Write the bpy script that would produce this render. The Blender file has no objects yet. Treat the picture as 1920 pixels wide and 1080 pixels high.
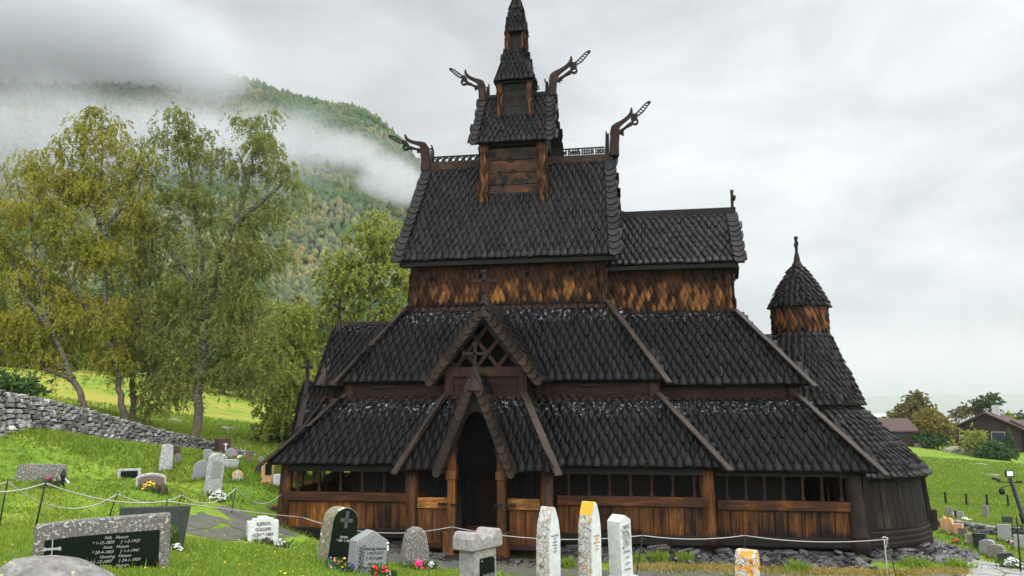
import bpy, bmesh, math, random
import numpy as np
from mathutils import Vector, Matrix
R = math.radians
rng = np.random.default_rng(7)
random.seed(7)
scn = bpy.context.scene
COL = scn.collection
# ------------------------------------------------------------------ camera
CX, CY, CZ = 6.1375, -34.5712, 4.3411
YAW, PITCH, ROLL, FOC = .182254, .135225, -.003304, 1617.29
cam = bpy.data.cameras.new("camera"); camo = bpy.data.objects.new("camera", cam); COL.objects.link(camo)
cam.sensor_width = 36; cam.lens = FOC / 1920 * 36; cam.clip_start = .1; cam.clip_end = 9000
fw = Vector((-math.sin(YAW) * math.cos(PITCH), math.cos(YAW) * math.cos(PITCH), math.sin(PITCH)))
r0 = Vector((math.cos(YAW), math.sin(YAW), 0)); u0 = r0.cross(fw)
rt = r0 * math.cos(ROLL) - u0 * math.sin(ROLL) * -1 * -1
rt = (r0 * math.cos(ROLL) + u0 * math.sin(ROLL)).normalized(); up = rt.cross(fw)
M = Matrix((rt, up, -fw)).transposed().to_4x4(); M.translation = (CX, CY, CZ); camo.matrix_world = M
scn.camera = camo
# ------------------------------------------------------------------ render look, sky, sun
scn.view_settings.view_transform = 'Standard'; scn.view_settings.look = 'None'; scn.view_settings.gamma = 1
scn.view_settings.exposure = 0.5
scn.cycles.max_bounces = 6; scn.cycles.diffuse_bounces = 3; scn.cycles.glossy_bounces = 2
scn.cycles.transmission_bounces = 3; scn.cycles.transparent_max_bounces = 8; scn.cycles.volume_bounces = 1
scn.cycles.volume_step_rate = 1.0; scn.cycles.volume_max_steps = 64
SUN_EL, SUN_ROT = R(52), R(60)
w = bpy.data.worlds.new("World"); scn.world = w; w.use_nodes = True
nt = w.node_tree; nt.nodes.clear()
def N(nt, t, **kw):
    n = nt.nodes.new(t)
    for k, v in kw.items():
        if k.startswith('i_'):
            k2 = k[2:]; n.inputs[int(k2) if k2.isdigit() else k2.replace('_', ' ')].default_value = v
        else: setattr(n, k, v)
    return n
def L(nt, a, b): nt.links.new(a, b)
out = N(nt, 'ShaderNodeOutputWorld'); bg = N(nt, 'ShaderNodeBackground', i_Strength=.1)
sky = N(nt, 'ShaderNodeTexSky', sky_type='NISHITA', sun_disc=False, sun_elevation=SUN_EL, sun_rotation=SUN_ROT)
tc = N(nt, 'ShaderNodeTexCoord')
mp = N(nt, 'ShaderNodeMapping'); mp.inputs['Scale'].default_value = (1, 1, 2.6); L(nt, tc.outputs['Generated'], mp.inputs[0])
n1 = N(nt, 'ShaderNodeTexNoise', i_Scale=2.6, i_Detail=8, i_Roughness=.55, i_Distortion=.35); L(nt, mp.outputs[0], n1.inputs[0])
cr = N(nt, 'ShaderNodeValToRGB'); L(nt, n1.outputs[0], cr.inputs[0])
cr.color_ramp.elements[0].position = .36; cr.color_ramp.elements[0].color = (3.35, 3.5, 3.75, 1)
cr.color_ramp.elements[1].position = .66; cr.color_ramp.elements[1].color = (5.6, 5.65, 5.75, 1)
# brighter where the sun stands behind the cloud, brighter overhead and in the south behind the camera (unseen boost added to light the scene)
def dirdot(vec, lo, hi, mul):
    d = N(nt, 'ShaderNodeVectorMath', operation='DOT_PRODUCT'); L(nt, tc.outputs['Generated'], d.inputs[0]); d.inputs[1].default_value = Vector(vec).normalized()
    m = N(nt, 'ShaderNodeMapRange', interpolation_type='SMOOTHSTEP'); L(nt, d.outputs['Value'], m.inputs[0])
    m.inputs[1].default_value = lo; m.inputs[2].default_value = hi; m.inputs[3].default_value = 0; m.inputs[4].default_value = mul
    return m.outputs[0]
g1 = dirdot((.20, 1.05, .38), .90, 1.0, .30)
g2 = dirdot((.25, -.55, .85), .10, .85, 7.0)
g3 = dirdot((-.75, .62, .15), .85, 1.0, -.08)
ad = N(nt, 'ShaderNodeMath', operation='ADD'); L(nt, g1, ad.inputs[0]); L(nt, g2, ad.inputs[1])
ad1 = N(nt, 'ShaderNodeMath', operation='ADD'); L(nt, ad.outputs[0], ad1.inputs[0]); L(nt, g3, ad1.inputs[1])
ad2 = N(nt, 'ShaderNodeMath', operation='ADD', i_1=1.0); L(nt, ad1.outputs[0], ad2.inputs[0])
vm = N(nt, 'ShaderNodeVectorMath', operation='SCALE'); L(nt, cr.outputs[0], vm.inputs[0]); L(nt, ad2.outputs[0], vm.inputs['Scale'])
mx = N(nt, 'ShaderNodeMix', data_type='RGBA'); mx.inputs[0].default_value = .96
L(nt, sky.outputs[0], mx.inputs[6]); L(nt, vm.outputs[0], mx.inputs[7]); L(nt, mx.outputs[2], bg.inputs[0]); L(nt, bg.outputs[0], out.inputs[0])
sl = bpy.data.lights.new("sun", 'SUN'); sl.energy = 1.5; sl.angle = R(40); sl.color = (1, .97, .92)
so = bpy.data.objects.new("sun", sl); COL.objects.link(so)
sd = Vector((math.sin(SUN_ROT) * math.cos(SUN_EL), math.cos(SUN_ROT) * math.cos(SUN_EL), math.sin(SUN_EL)))
so.rotation_euler = sd.to_track_quat('Z', 'Y').to_euler(); so.location = (20, 0, 60)

# ------------------------------------------------------------------ helpers
cyw, syw, cpt, spt = math.cos(YAW), math.sin(YAW), math.cos(PITCH), math.sin(PITCH)
crl, srl = math.cos(ROLL), math.sin(ROLL)
def ray(u, v):
    a = u - 960; b = v - 540; x = a * crl + b * srl; y = -a * srl + b * crl
    X = x / FOC; U = -y / FOC; f = cpt - U * spt; z = spt + U * cpt
    return np.array([X * cyw - f * syw, X * syw + f * cyw, z]) / f       # unit forward distance
def at(u, v, d): return np.array([CX, CY, CZ]) + ray(u, v) * d
def tag(o, label=None, cat=None, group=None, kind=None):
    if label: o['label'] = label
    if cat: o['category'] = cat
    if group: o['group'] = group
    if kind: o['kind'] = kind
    return o
def empty(name, loc=(0, 0, 0), rz=0):
    o = bpy.data.objects.new(name, None); COL.objects.link(o); o.location = Vector([float(c) for c in loc]); o.rotation_euler = (0, 0, rz)
    o.empty_display_size = .2
    return o
class MB:
    def __init__(s): s.v = []; s.f = []; s.n = 0
    def add(s, v, f):
        v = np.asarray(v, float).reshape(-1, 3); s.v.append(v)
        s.f.extend([tuple(i + s.n for i in q) for q in f]); s.n += len(v)
    def box(s, c, sz, rz=0, M=None, taper=1.0):
        hx, hy, hz = [a / 2 for a in sz]
        P = np.array([(-hx, -hy, -hz), (hx, -hy, -hz), (hx, hy, -hz), (-hx, hy, -hz), (-hx * taper, -hy * taper, hz), (hx * taper, -hy * taper, hz), (hx * taper, hy * taper, hz), (-hx * taper, hy * taper, hz)])
        if M is not None: P = P @ np.array(M).T
        if rz:
            c_, s_ = math.cos(rz), math.sin(rz); P = np.stack([P[:, 0] * c_ - P[:, 1] * s_, P[:, 0] * s_ + P[:, 1] * c_, P[:, 2]], 1)
        s.add(P + np.array(c, float), [(0, 3, 2, 1), (4, 5, 6, 7), (0, 1, 5, 4), (1, 2, 6, 5), (2, 3, 7, 6), (3, 0, 4, 7)])
    def beam(s, a, b, wd, th, upv=(0, 0, 1)):
        a = np.array(a, float); b = np.array(b, float); d = b - a; l = np.linalg.norm(d); d /= l
        upv = np.array(upv, float); sx = np.cross(d, upv); sx /= np.linalg.norm(sx); uz = np.cross(sx, d)
        P = []
        for e in (a, b):
            for i, j in ((-1, -1), (1, -1), (1, 1), (-1, 1)): P.append(e + sx * i * wd / 2 + uz * j * th / 2)
        s.add(P, [(0, 1, 2, 3), (7, 6, 5, 4), (0, 4, 5, 1), (1, 5, 6, 2), (2, 6, 7, 3), (3, 7, 4, 0)])
    def tube(s, pts, rad, n=8, cap=True):
        pts = [np.array(p, float) for p in pts]; k = len(pts)
        if np.isscalar(rad): rad = [rad] * k
        V = []; prev = None
        for i in range(k):
            t = pts[min(i + 1, k - 1)] - pts[max(i - 1, 0)]; t /= (np.linalg.norm(t) + 1e-9)
            a = np.array([0, 0, 1.]) if abs(t[2]) < .95 else np.array([1., 0, 0])
            if prev is not None: a = prev
            x = np.cross(np.cross(t, a), t); x /= (np.linalg.norm(x) + 1e-9); y = np.cross(t, x); prev = x
            for j in range(n):
                q = 2 * math.pi * j / n; V.append(pts[i] + rad[i] * (math.cos(q) * x + math.sin(q) * y))
        F = [(i * n + j, i * n + (j + 1) % n, (i + 1) * n + (j + 1) % n, (i + 1) * n + j) for i in range(k - 1) for j in range(n)]
        if cap: F += [tuple(range(n - 1, -1, -1)), tuple(range((k - 1) * n, k * n))]
        s.add(V, F)
    def lathe(s, prof, c=(0, 0, 0), n=20, a0=0, a1=2 * math.pi):
        full = abs(a1 - a0 - 2 * math.pi) < 1e-6; m = n if full else n + 1; V = []
        for r, z in prof:
            for j in range(m):
                q = a0 + (a1 - a0) * j / n; V.append((c[0] + r * math.cos(q), c[1] + r * math.sin(q), c[2] + z))
        F = []
        for i in range(len(prof) - 1):
            for j in range(n):
                j2 = (j + 1) % m; F.append((i * m + j, i * m + j2, (i + 1) * m + j2, (i + 1) * m + j))
        if full: F += [tuple(range(n - 1, -1, -1)), tuple(range((len(prof) - 1) * n, len(prof) * n))]
        s.add(V, F)
    def prism(s, poly, y0, y1, fn=None):
        """poly: (x,z) outline, counter-clockwise; extruded from y0 to y1"""
        k = len(poly); V = [(p[0], y0, p[1]) for p in poly] + [(p[0], y1, p[1]) for p in poly]
        if fn: V = [fn(*q) for q in V]
        s.add(V, [tuple(range(k)), tuple(range(2 * k - 1, k - 1, -1))] + [((i + 1) % k, i, i + k, (i + 1) % k + k) for i in range(k)])
    def build(s, name, mat, parent=None, smooth=False, bevel=0, seg=1):
        me = bpy.data.meshes.new(name)
        v = np.concatenate(s.v) if s.v else np.zeros((0, 3))
        me.from_pydata(v.tolist(), [], s.f); me.update()
        o = bpy.data.objects.new(name, me); COL.objects.link(o)
        for m in (mat if isinstance(mat, (list, tuple)) else [mat]): me.materials.append(m)
        if parent is not None: o.parent = parent
        if smooth: me.polygons.foreach_set('use_smooth', [True] * len(me.polygons))
        if bevel:
            b = o.modifiers.new('bevel', 'BEVEL'); b.width = bevel; b.segments = seg; b.limit_method = 'ANGLE'; b.angle_limit = R(40)
        return o
def bigmesh(name, V, Q, mat, parent=None, smooth=False, edge=None):
    """fast mesh from numpy: V (n,3), Q (m,k) all faces with k corners"""
    me = bpy.data.meshes.new(name); V = np.ascontiguousarray(V, np.float32); Q = np.ascontiguousarray(Q, np.int32)
    k = Q.shape[1]; me.vertices.add(len(V)); me.vertices.foreach_set('co', V.ravel())
    me.loops.add(Q.size); me.loops.foreach_set('vertex_index', Q.ravel())
    me.polygons.add(len(Q)); me.polygons.foreach_set('loop_start', np.arange(0, Q.size, k, dtype=np.int32)); me.polygons.foreach_set('loop_total', np.full(len(Q), k, np.int32))
    me.update(calc_edges=True)
    if edge is None: me.validate()
    o = bpy.data.objects.new(name, me); COL.objects.link(o); me.materials.append(mat)
    if edge is not None: me.materials.append(M['edge']); me.polygons.foreach_set('material_index', np.tile(np.array(edge, np.int32), len(Q) // len(edge)))
    if parent is not None: o.parent = parent
    if smooth: me.polygons.foreach_set('use_smooth', [True] * len(me.polygons))
    return o
def copy_tree(o, parent=None):
    c = o.copy(); COL.objects.link(c); c.parent = parent
    for ch in list(o.children): copy_tree(ch, c)
    return c
# ------------------------------------------------------------------ materials
def mat(name, base=(.5, .5, .5), rough=.7, spec=.5, metal=0):
    m = bpy.data.materials.new(name); m.use_nodes = True; t = m.node_tree; b = t.nodes['Principled BSDF']
    b.inputs['Base Color'].default_value = (*base, 1); b.inputs['Roughness'].default_value = rough; b.inputs['Specular IOR Level'].default_value = spec; b.inputs['Metallic'].default_value = metal
    return m, t, b
def coords(t, scale=(1, 1, 1), kind='Object'):
    c = N(t, 'ShaderNodeTexCoord'); m = N(t, 'ShaderNodeMapping'); m.inputs['Scale'].default_value = scale; L(t, c.outputs[kind], m.inputs[0]); return m.outputs[0]
def noise(t, vec, scale, detail=4, rough=.55, dist=0): n = N(t, 'ShaderNodeTexNoise', i_Scale=scale, i_Detail=detail, i_Roughness=rough, i_Distortion=dist); L(t, vec, n.inputs[0]); return n.outputs[0]
def ramp(t, fac, stops):
    r = N(t, 'ShaderNodeValToRGB'); L(t, fac, r.inputs[0]); e = r.color_ramp.elements
    while len(e) < len(stops): e.new(.5)
    for i, (p, c) in enumerate(stops):
        e[i].position = p; e[i].color = (*c, 1) if len(c) == 3 else c
    return r.outputs[0]
def mixc(t, f, a, b, blend='MIX'):
    m = N(t, 'ShaderNodeMix', data_type='RGBA', blend_type=blend)
    for i, x in ((0, f), (6, a), (7, b)):
        if isinstance(x, (int, float)): m.inputs[i].default_value = x
        elif isinstance(x, tuple): m.inputs[i].default_value = (*x, 1)
        else: L(t, x, m.inputs[i])
    return m.outputs[2]
def maprange(t, x, a, b, c=0, d=1, smooth=True):
    m = N(t, 'ShaderNodeMapRange', interpolation_type='SMOOTHSTEP' if smooth else 'LINEAR'); L(t, x, m.inputs[0])
    for i, v in enumerate((a, b, c, d)): m.inputs[i + 1].default_value = v
    return m.outputs[0]
def math_(t, op, a, b=0.0):
    m = N(t, 'ShaderNodeMath', operation=op)
    for i, x in enumerate((a, b)):
        if isinstance(x, (int, float)): m.inputs[i].default_value = x
        else: L(t, x, m.inputs[i])
    return m.outputs[0]
def bump(t, b, h, strength=.4, dist=.02):
    n = N(t, 'ShaderNodeBump', i_Strength=strength, i_Distance=dist); L(t, h, n.inputs['Height']); L(t, n.outputs[0], b.inputs['Normal'])
def island(t): return N(t, 'ShaderNodeNewGeometry').outputs['Random Per Island']
def sepz(t, vec):
    s = N(t, 'ShaderNodeSeparateXYZ'); L(t, vec, s.inputs[0]); return s.outputs
def shingle_mat(name, dark, brown, amber, amt=.25, zlo=None, zhi=None, zfade=None, rough=(.32, .6), streak=None, bands=None, amax=.66):
    m, t, b = mat(name, spec=.07)
    v = coords(t); isl = island(t); z = sepz(t, v)[2]
    nz = noise(t, v, .7, 3); nf = noise(t, coords(t, (9, 9, 2.2)), 3.5, 5, .6)
    c = mixc(t, maprange(t, math_(t, 'ADD', math_(t, 'MULTIPLY', isl, .7), math_(t, 'MULTIPLY', nz, .6)), .25, 1.0), dark, brown)
    c = mixc(t, maprange(t, nf, .38, .75, 0, .8), c, tuple(x * .4 for x in dark))
    # tar worn off: single shingles and rows that the rain reaches
    k = math_(t, 'FRACT', math_(t, 'MULTIPLY', isl, 7.31)); k = math_(t, 'ADD', k, math_(t, 'MULTIPLY', math_(t, 'SUBTRACT', nz, .5), 1.3))
    if zlo is not None:
        band = math_(t, 'MULTIPLY', maprange(t, z, zlo - .1, zlo + .12), maprange(t, z, zhi, zhi + zfade, 1, 0)); k = math_(t, 'ADD', k, math_(t, 'MULTIPLY', math_(t, 'SUBTRACT', band, 1.0), .8))
    am = math_(t, 'MULTIPLY', maprange(t, k, .95 - amt, 1.55 - amt), maprange(t, nf, .32, .62, .25, 1))
    if bands:
        for z0, z1 in bands:
            bd = math_(t, 'MULTIPLY', maprange(t, z, z0, z0 + .05), maprange(t, z, z1, z1 + .1, 1, 0)); am = math_(t, 'MAXIMUM', am, math_(t, 'MULTIPLY', bd, maprange(t, noise(t, coords(t, (5, 5, 1)), 2, 4), .35, .65, .0, .8)))
    c = mixc(t, math_(t, 'MULTIPLY', am, amax), c, mixc(t, math_(t, 'FRACT', math_(t, 'MULTIPLY', isl, 3.7)), amber, tuple(x * .55 for x in amber)))
    if streak:  # pale streaks paint wet sky glints into the colour of the upper rows
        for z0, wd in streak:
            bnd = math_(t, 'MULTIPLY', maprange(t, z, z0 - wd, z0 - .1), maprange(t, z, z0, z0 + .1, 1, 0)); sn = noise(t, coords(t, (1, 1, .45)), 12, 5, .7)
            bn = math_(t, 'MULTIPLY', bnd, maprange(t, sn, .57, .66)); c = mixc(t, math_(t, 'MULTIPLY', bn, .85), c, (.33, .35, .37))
    L(t, c, b.inputs['Base Color']); L(t, maprange(t, noise(t, v, 6, 4), .3, .7, rough[0], rough[1]), b.inputs['Roughness'])
    bump(t, b, nf, .6, .012)
    return m
def wood_mat(name, dark, light, lo=.45, hi=.7, scale=(7, 7, .7), rough=.6, zr=None, spec=.1, vari=True):
    m, t, b = mat(name, spec=spec); v = coords(t, scale)
    n = noise(t, v, 1.6, 6, .62, .4); big = noise(t, coords(t), 1.1, 3)
    k = math_(t, 'ADD', math_(t, 'MULTIPLY', n, .6), math_(t, 'MULTIPLY', big, .4))
    if vari: k = math_(t, 'ADD', k, math_(t, 'MULTIPLY', math_(t, 'SUBTRACT', island(t), .5), .16))
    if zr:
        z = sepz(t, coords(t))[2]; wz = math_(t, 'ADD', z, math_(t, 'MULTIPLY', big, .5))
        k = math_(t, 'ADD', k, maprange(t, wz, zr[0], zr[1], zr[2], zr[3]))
    mid = tuple(.55 * a + .3 * c for a, c in zip(dark, light))
    c = ramp(t, k, [(lo - .08, dark), ((lo + hi) / 2, mid), (hi, light)])
    fine = noise(t, coords(t, (scale[0] * 5, scale[1] * 5, scale[2] * 2)), 2, 3, .7)
    c = mixc(t, maprange(t, fine, .45, .75), c, tuple(x * .5 for x in dark))
    L(t, c, b.inputs['Base Color']); b.inputs['Roughness'].default_value = rough; bump(t, b, n, .6, .015)
    return m
TAR = (.0018, .0023, .0028); TARB = (.0068, .0060, .0056); AMB = (.21, .085, .026)
M = {}
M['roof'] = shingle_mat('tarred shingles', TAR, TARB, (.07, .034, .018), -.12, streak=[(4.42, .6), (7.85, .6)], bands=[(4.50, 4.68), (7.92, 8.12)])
M['roofw'] = shingle_mat('weathered upper shingles', (.0055, .0057, .0062), (.0155, .0130, .0120), (.05, .026, .018), .0)
M['roofc'] = shingle_mat('wet apse shingles', (.0075, .0085, .0095), (.021, .018, .016), (.07, .035, .02), -.1, rough=(.2, .42))
M['wallsh'] = shingle_mat('worn wall shingles', (.013, .0062, .0035), (.050, .020, .010), (.40, .17, .045), .50, 8.2, 8.62, 1.0, rough=(.45, .7))
M['wallshc'] = shingle_mat('worn choir wall shingles', (.013, .0065, .004), (.052, .021, .010), (.36, .155, .045), .58, 7.8, 8.55, 1.0, rough=(.45, .7))
M['drumsh'] = shingle_mat('worn drum shingles', (.02, .012, .009), (.09, .035, .018), (.30, .115, .036), .55, rough=(.45, .7))
M['post_sh'] = shingle_mat('worn turret shingles', (.02, .010, .006), (.09, .036, .016), (.30, .12, .045), .50, rough=(.5, .75))
M['edge'], t, b = mat('tarred and shadow-dark shingle edges', (.0022, .0022, .0024), .8, .04)  # tarred end grain, blackened further to paint the shadow outline of each shingle
M['board'] = wood_mat('weathered hip board', (.012, .0085, .007), (.05, .032, .022), .42, .7, (5, 5, 5), .5)
M['dark'] = wood_mat('tarred timber', (.004, .0035, .003), (.013, .008, .006), .45, .7, rough=.6, spec=.15)
M['brown'] = wood_mat('brown timber', (.010, .005, .0035), (.045, .018, .009), .42, .68, rough=.6)
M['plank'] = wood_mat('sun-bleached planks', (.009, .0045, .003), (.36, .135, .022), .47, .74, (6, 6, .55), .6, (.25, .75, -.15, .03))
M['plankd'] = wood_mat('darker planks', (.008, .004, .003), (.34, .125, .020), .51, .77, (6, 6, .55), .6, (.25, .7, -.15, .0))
M['rail'] = wood_mat('rail timber', (.012, .007, .005), (.14, .048, .014), .50, .72, (.7, 7, 7), .6)
M['porchpost'] = wood_mat('porch timber', (.012, .007, .005), (.27, .095, .018), .50, .76, (7, 7, .5), .6)
M['apse'] = wood_mat('grey black apse boards', (.006, .0052, .0045), (.042, .030, .021), .42, .7, (7, 7, .4), .75)
M['carve'] = wood_mat('carved turret boards', (.012, .009, .0075), (.16, .058, .017), .54, .76, (1.2, 3, 3), .6)
M['dragon'] = wood_mat('dragon timber', (.010, .007, .006), (.058, .028, .017), .42, .7, (4, 4, 3), .6)
def stone_mat(name, c1, c2, lich=None, lamt=.6, rough=.8, sc=6, blotch=None, bs=.5, var=False):
    m, t, b = mat(name, rough=rough, spec=.35); v = coords(t)
    n = noise(t, v, sc, 7, .65); c = ramp(t, n, [(.3, c1), (.7, c2)])
    if blotch: c = mixc(t, maprange(t, noise(t, v, sc * 1.7, 5, .7, .5), bs, bs + .1), c, blotch)
    if lich: c = mixc(t, maprange(t, noise(t, v, sc * .8, 4, .6, .3), lamt, lamt + .06), c, lich)
    if var: c = mixc(t, island(t), mixc(t, .72, c, (.02, .018, .016)), c)
    L(t, c, b.inputs['Base Color']); bump(t, b, noise(t, v, sc * 4 if sc < 30 else 60, 6, .7), .8, .03)
    return m
OR = (.55, .26, .03)
M['drystone'] = stone_mat('dry wall stone', (.07, .065, .06), (.30, .29, .27), (.42, .41, .39), .56, sc=3.2, blotch=(.032, .034, .02), bs=.53, var=True)
M['drystone2'] = stone_mat('mossy wall stone', (.07, .065, .058), (.24, .23, .21), (.30, .26, .05), .6, sc=3.2, blotch=(.03, .028, .026), bs=.52, var=True)
M['wetrock'] = stone_mat('wet tarred rock', (.006, .006, .0065), (.03, .028, .027), None, rough=.22, sc=5)
M['wetrock'].node_tree.nodes['Principled BSDF'].inputs['Specular IOR Level'].default_value = .6
M['footstone'] = stone_mat('foundation stone', (.02, .019, .019), (.075, .068, .064), None, rough=.38, sc=4)
M['granite'] = stone_mat('grey granite', (.11, .12, .115), (.24, .25, .24), None, sc=40)
M['granite_l'] = stone_mat('pale lichen granite', (.15, .15, .145), (.36, .36, .34), (.42, .43, .36), .58, sc=12)
M['granite_d'] = stone_mat('mossy granite', (.06, .06, .045), (.24, .22, .15), (.60, .59, .55), .60, sc=11, blotch=(.11, .085, .02), bs=.5)
M['granite_o'] = stone_mat('grey concrete with orange lichen', (.13, .125, .11), (.30, .29, .26), (.50, .20, .04), .62, sc=16)
M['granite_b'] = stone_mat('blotched granite', (.05, .045, .04), (.17, .16, .14), (.36, .36, .31), .56, sc=42, blotch=(.07, .05, .035), bs=.52)
M['marble'] = stone_mat('white marble', (.34, .36, .345), (.50, .51, .49), OR, .66, sc=7)
M['marble_crack'] = stone_mat('cracked lichen marble', (.24, .23, .2), (.46, .45, .41), OR, .60, sc=7)
M['marble_or'] = stone_mat('orange lichen marble', (.34, .32, .28), (.5, .48, .43), OR, .48, sc=9)
for k in ('marble_crack', 'marble_or'):
    t = M[k].node_tree; b = t.nodes['Principled BSDF']; src = b.inputs['Base Color'].links[0].from_socket
    vo = N(t, 'ShaderNodeTexVoronoi', feature='DISTANCE_TO_EDGE', i_Scale=13); cv = coords(t); dn = N(t, 'ShaderNodeVectorMath', operation='ADD'); L(t, cv, dn.inputs[0])
    nn = N(t, 'ShaderNodeTexNoise', i_Scale=8); L(t, cv, nn.inputs[0]); sc_ = N(t, 'ShaderNodeVectorMath', operation='SCALE'); sc_.inputs['Scale'].default_value = .12; L(t, nn.outputs['Color'], sc_.inputs[0]); L(t, sc_.outputs[0], dn.inputs[1]); L(t, dn.outputs[0], vo.inputs[0])
    L(t, mixc(t, maprange(t, vo.outputs['Distance'], .02, .07, .85, 0), src, (.05, .045, .04)), b.inputs['Base Color'])
M['polished'], t, b = mat('polished dark granite', (.003, .006, .004), .22, .22)
M['black_dull'] = stone_mat('dull black granite', (.008, .012, .009), (.02, .03, .022), (.2, .2, .18), .72, rough=.3, sc=8)
M['brownstone'] = stone_mat('brown stone', (.07, .05, .035), (.14, .10, .075), None, sc=14)
M['orange_stone'] = stone_mat('orange lichen stone', (.20, .15, .10), (.36, .28, .2), (.55, .22, .04), .50, sc=9)
M['ink'], t, b = mat('inscription paint', (.03, .03, .03), .6)
M['inkw'], t, b = mat('pale inscription', (.42, .41, .38), .6)
M['inkg'], t, b = mat('worn grey inscription', (.22, .22, .20), .7)
mat_black, _t, _b = mat('interior shade black', (.003, .003, .003), 1, 0)  # near-black colour standing in for the deep shade inside openings
M['rope'], t, b = mat('white rope', (.27, .255, .23), .8)
M['iron'], t, b = mat('black iron', (.008, .009, .010), .5, .15)
M['rust'] = stone_mat('rusty steel box', (.03, .014, .01), (.06, .028, .02), None, sc=6)
M['white'], t, b = mat('white plastic', (.5, .5, .5), .4)
M['yellow'], t, b = mat('yellow petals', (.75, .42, .02), .6)
M['gold'], t, b = mat('gold candle label', (.6, .4, .05), .4)
def flower_mat(name, c):
    m, t, b = mat(name, c, .55); L(t, mixc(t, island(t), tuple(x * .6 for x in c), tuple(min(1, x * 1.15) for x in c)), b.inputs['Base Color']); return m
for k, c in dict(red=(.62, .01, .03), pink=(.75, .02, .16), rose=(.75, .22, .38), purple=(.16, .01, .05), violet=(.13, .10, .5), whitef=(.6, .61, .58), peach=(.75, .22, .12), orangef=(.8, .30, .06)).items(): M[k] = flower_mat(k + ' petals', c)
def leaf_mat(name, c1, c2, c3, trans=.35):
    m, t, b = mat(name, rough=.6, spec=.15); v = coords(t)
    c = ramp(t, island(t), [(0, c1), (.6, c2), (1, c3)])
    c = mixc(t, maprange(t, noise(t, v, .5, 3), .4, .65), c, mixc(t, .5, c, c3)); L(t, c, b.inputs['Base Color'])
    tr = N(t, 'ShaderNodeBsdfTranslucent'); L(t, c, tr.inputs[0]); ms = N(t, 'ShaderNodeMixShader'); ms.inputs[0].default_value = trans
    L(t, b.outputs[0], ms.inputs[1]); L(t, tr.outputs[0], ms.inputs[2]); L(t, ms.outputs[0], t.nodes['Material Output'].inputs[0])
    return m
M['leaf_y'] = leaf_mat('yellowing birch leaves', (.12, .145, .02), (.195, .205, .024), (.28, .23, .025))
M['leaf_o'] = leaf_mat('olive birch leaves', (.085, .11, .028), (.14, .165, .034), (.21, .205, .045))
M['leaf_g'] = leaf_mat('green leaves', (.13, .17, .03), (.20, .24, .036), (.27, .28, .045))
M['leaf_d'] = leaf_mat('dark green leaves', (.02, .055, .016), (.035, .08, .02), (.06, .11, .025))
M['leaf_a'] = leaf_mat('autumn leaves', (.10, .11, .025), (.17, .155, .03), (.25, .15, .035))
M['leaf_b'] = leaf_mat('brown green leaves', (.085, .085, .03), (.13, .13, .04), (.17, .13, .045))
M['leaf_gr'] = leaf_mat('plant leaves', (.02, .05, .012), (.04, .09, .02), (.07, .12, .03))
m, t, b = mat('birch bark', rough=.85); v = coords(t, (1, 1, .5)); z = sepz(t, coords(t))[2]
c = ramp(t, noise(t, coords(t, (1.5, 1.5, 6)), 2.2, 5, .65), [(.42, (.02, .017, .013)), (.60, (.13, .12, .10))])
c = mixc(t, maprange(t, z, .3, 3.5, .85, .12), c, ramp(t, noise(t, v, 4, 5), [(.4, (.03, .022, .014)), (.62, (.10, .06, .02))])); L(t, c, b.inputs['Base Color']); bump(t, b, noise(t, v, 8, 4), .6, .05); M['bark'] = m
M['twig'], t, b = mat('dark twigs', (.035, .026, .018), .9)
M['lichen'] = stone_mat('orange lichen', (.50, .24, .02), (.62, .34, .04), (.5, .48, .4), .66, sc=10)
M['boulder'] = stone_mat('weathered boulder', (.07, .065, .06), (.22, .215, .2), (.30, .28, .13), .60, sc=9, blotch=(.10, .075, .05), bs=.56)
# grass
def grass_col(t, kind='Object'):
    v = coords(t, (1, 1, 1), kind); a = noise(t, v, .35, 5, .6); f = noise(t, v, 5, 5, .7)
    c = ramp(t, a, [(.3, (.065, .12, .012)), (.5, (.115, .178, .016)), (.72, (.165, .205, .024))])
    c = mixc(t, maprange(t, f, .35, .7, 0, .55), c, (.055, .095, .012))
    d = noise(t, coords(t, (1, 1, 1), kind), .9, 4, .6, .4)
    return mixc(t, maprange(t, d, .62, .72, 0, .5), c, (.17, .15, .03)), f
m, t, b = mat('grass ground', rough=.9, spec=.1); c, f = grass_col(t)
# dry yellow field beyond the left wall, bare soil at the church foot
xyz = sepz(t, coords(t))
yl = math_(t, 'MULTIPLY', maprange(t, xyz[0], -5, -18), maprange(t, xyz[1], 8, 16)); nn = noise(t, coords(t), .12, 4, .6)
c = mixc(t, math_(t, 'MULTIPLY', yl, maprange(t, nn, .42, .6, 0, .75)), c, (.22, .18, .035))
L(t, c, b.inputs['Base Color']); bump(t, b, f, .8, .08); M['ground'] = m
m, t, b = mat('grass blades', rough=.6, spec=.15); c, f = grass_col(t); c = mixc(t, island(t), c, (.145, .215, .022)); L(t, c, b.inputs['Base Color'])
tr = N(t, 'ShaderNodeBsdfTranslucent'); L(t, c, tr.inputs[0]); ms = N(t, 'ShaderNodeMixShader'); ms.inputs[0].default_value = .3
L(t, b.outputs[0], ms.inputs[1]); L(t, tr.outputs[0], ms.inputs[2]); L(t, ms.outputs[0], t.nodes['Material Output'].inputs[0]); M['blade'] = m
M['drygrass'] = leaf_mat('dry grass', (.09, .11, .02), (.20, .16, .035), (.30, .21, .07), .2)
M['slab'] = stone_mat('wet path slab', (.045, .045, .036), (.10, .10, .08), (.06, .075, .03), .6, rough=.35, sc=3)
M['slab_l'] = stone_mat('pale wet slab', (.16, .155, .14), (.30, .29, .27), None, rough=.25, sc=3)
M['soil'] = stone_mat('damp soil', (.03, .026, .02), (.09, .075, .05), None, rough=.8, sc=8)

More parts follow.
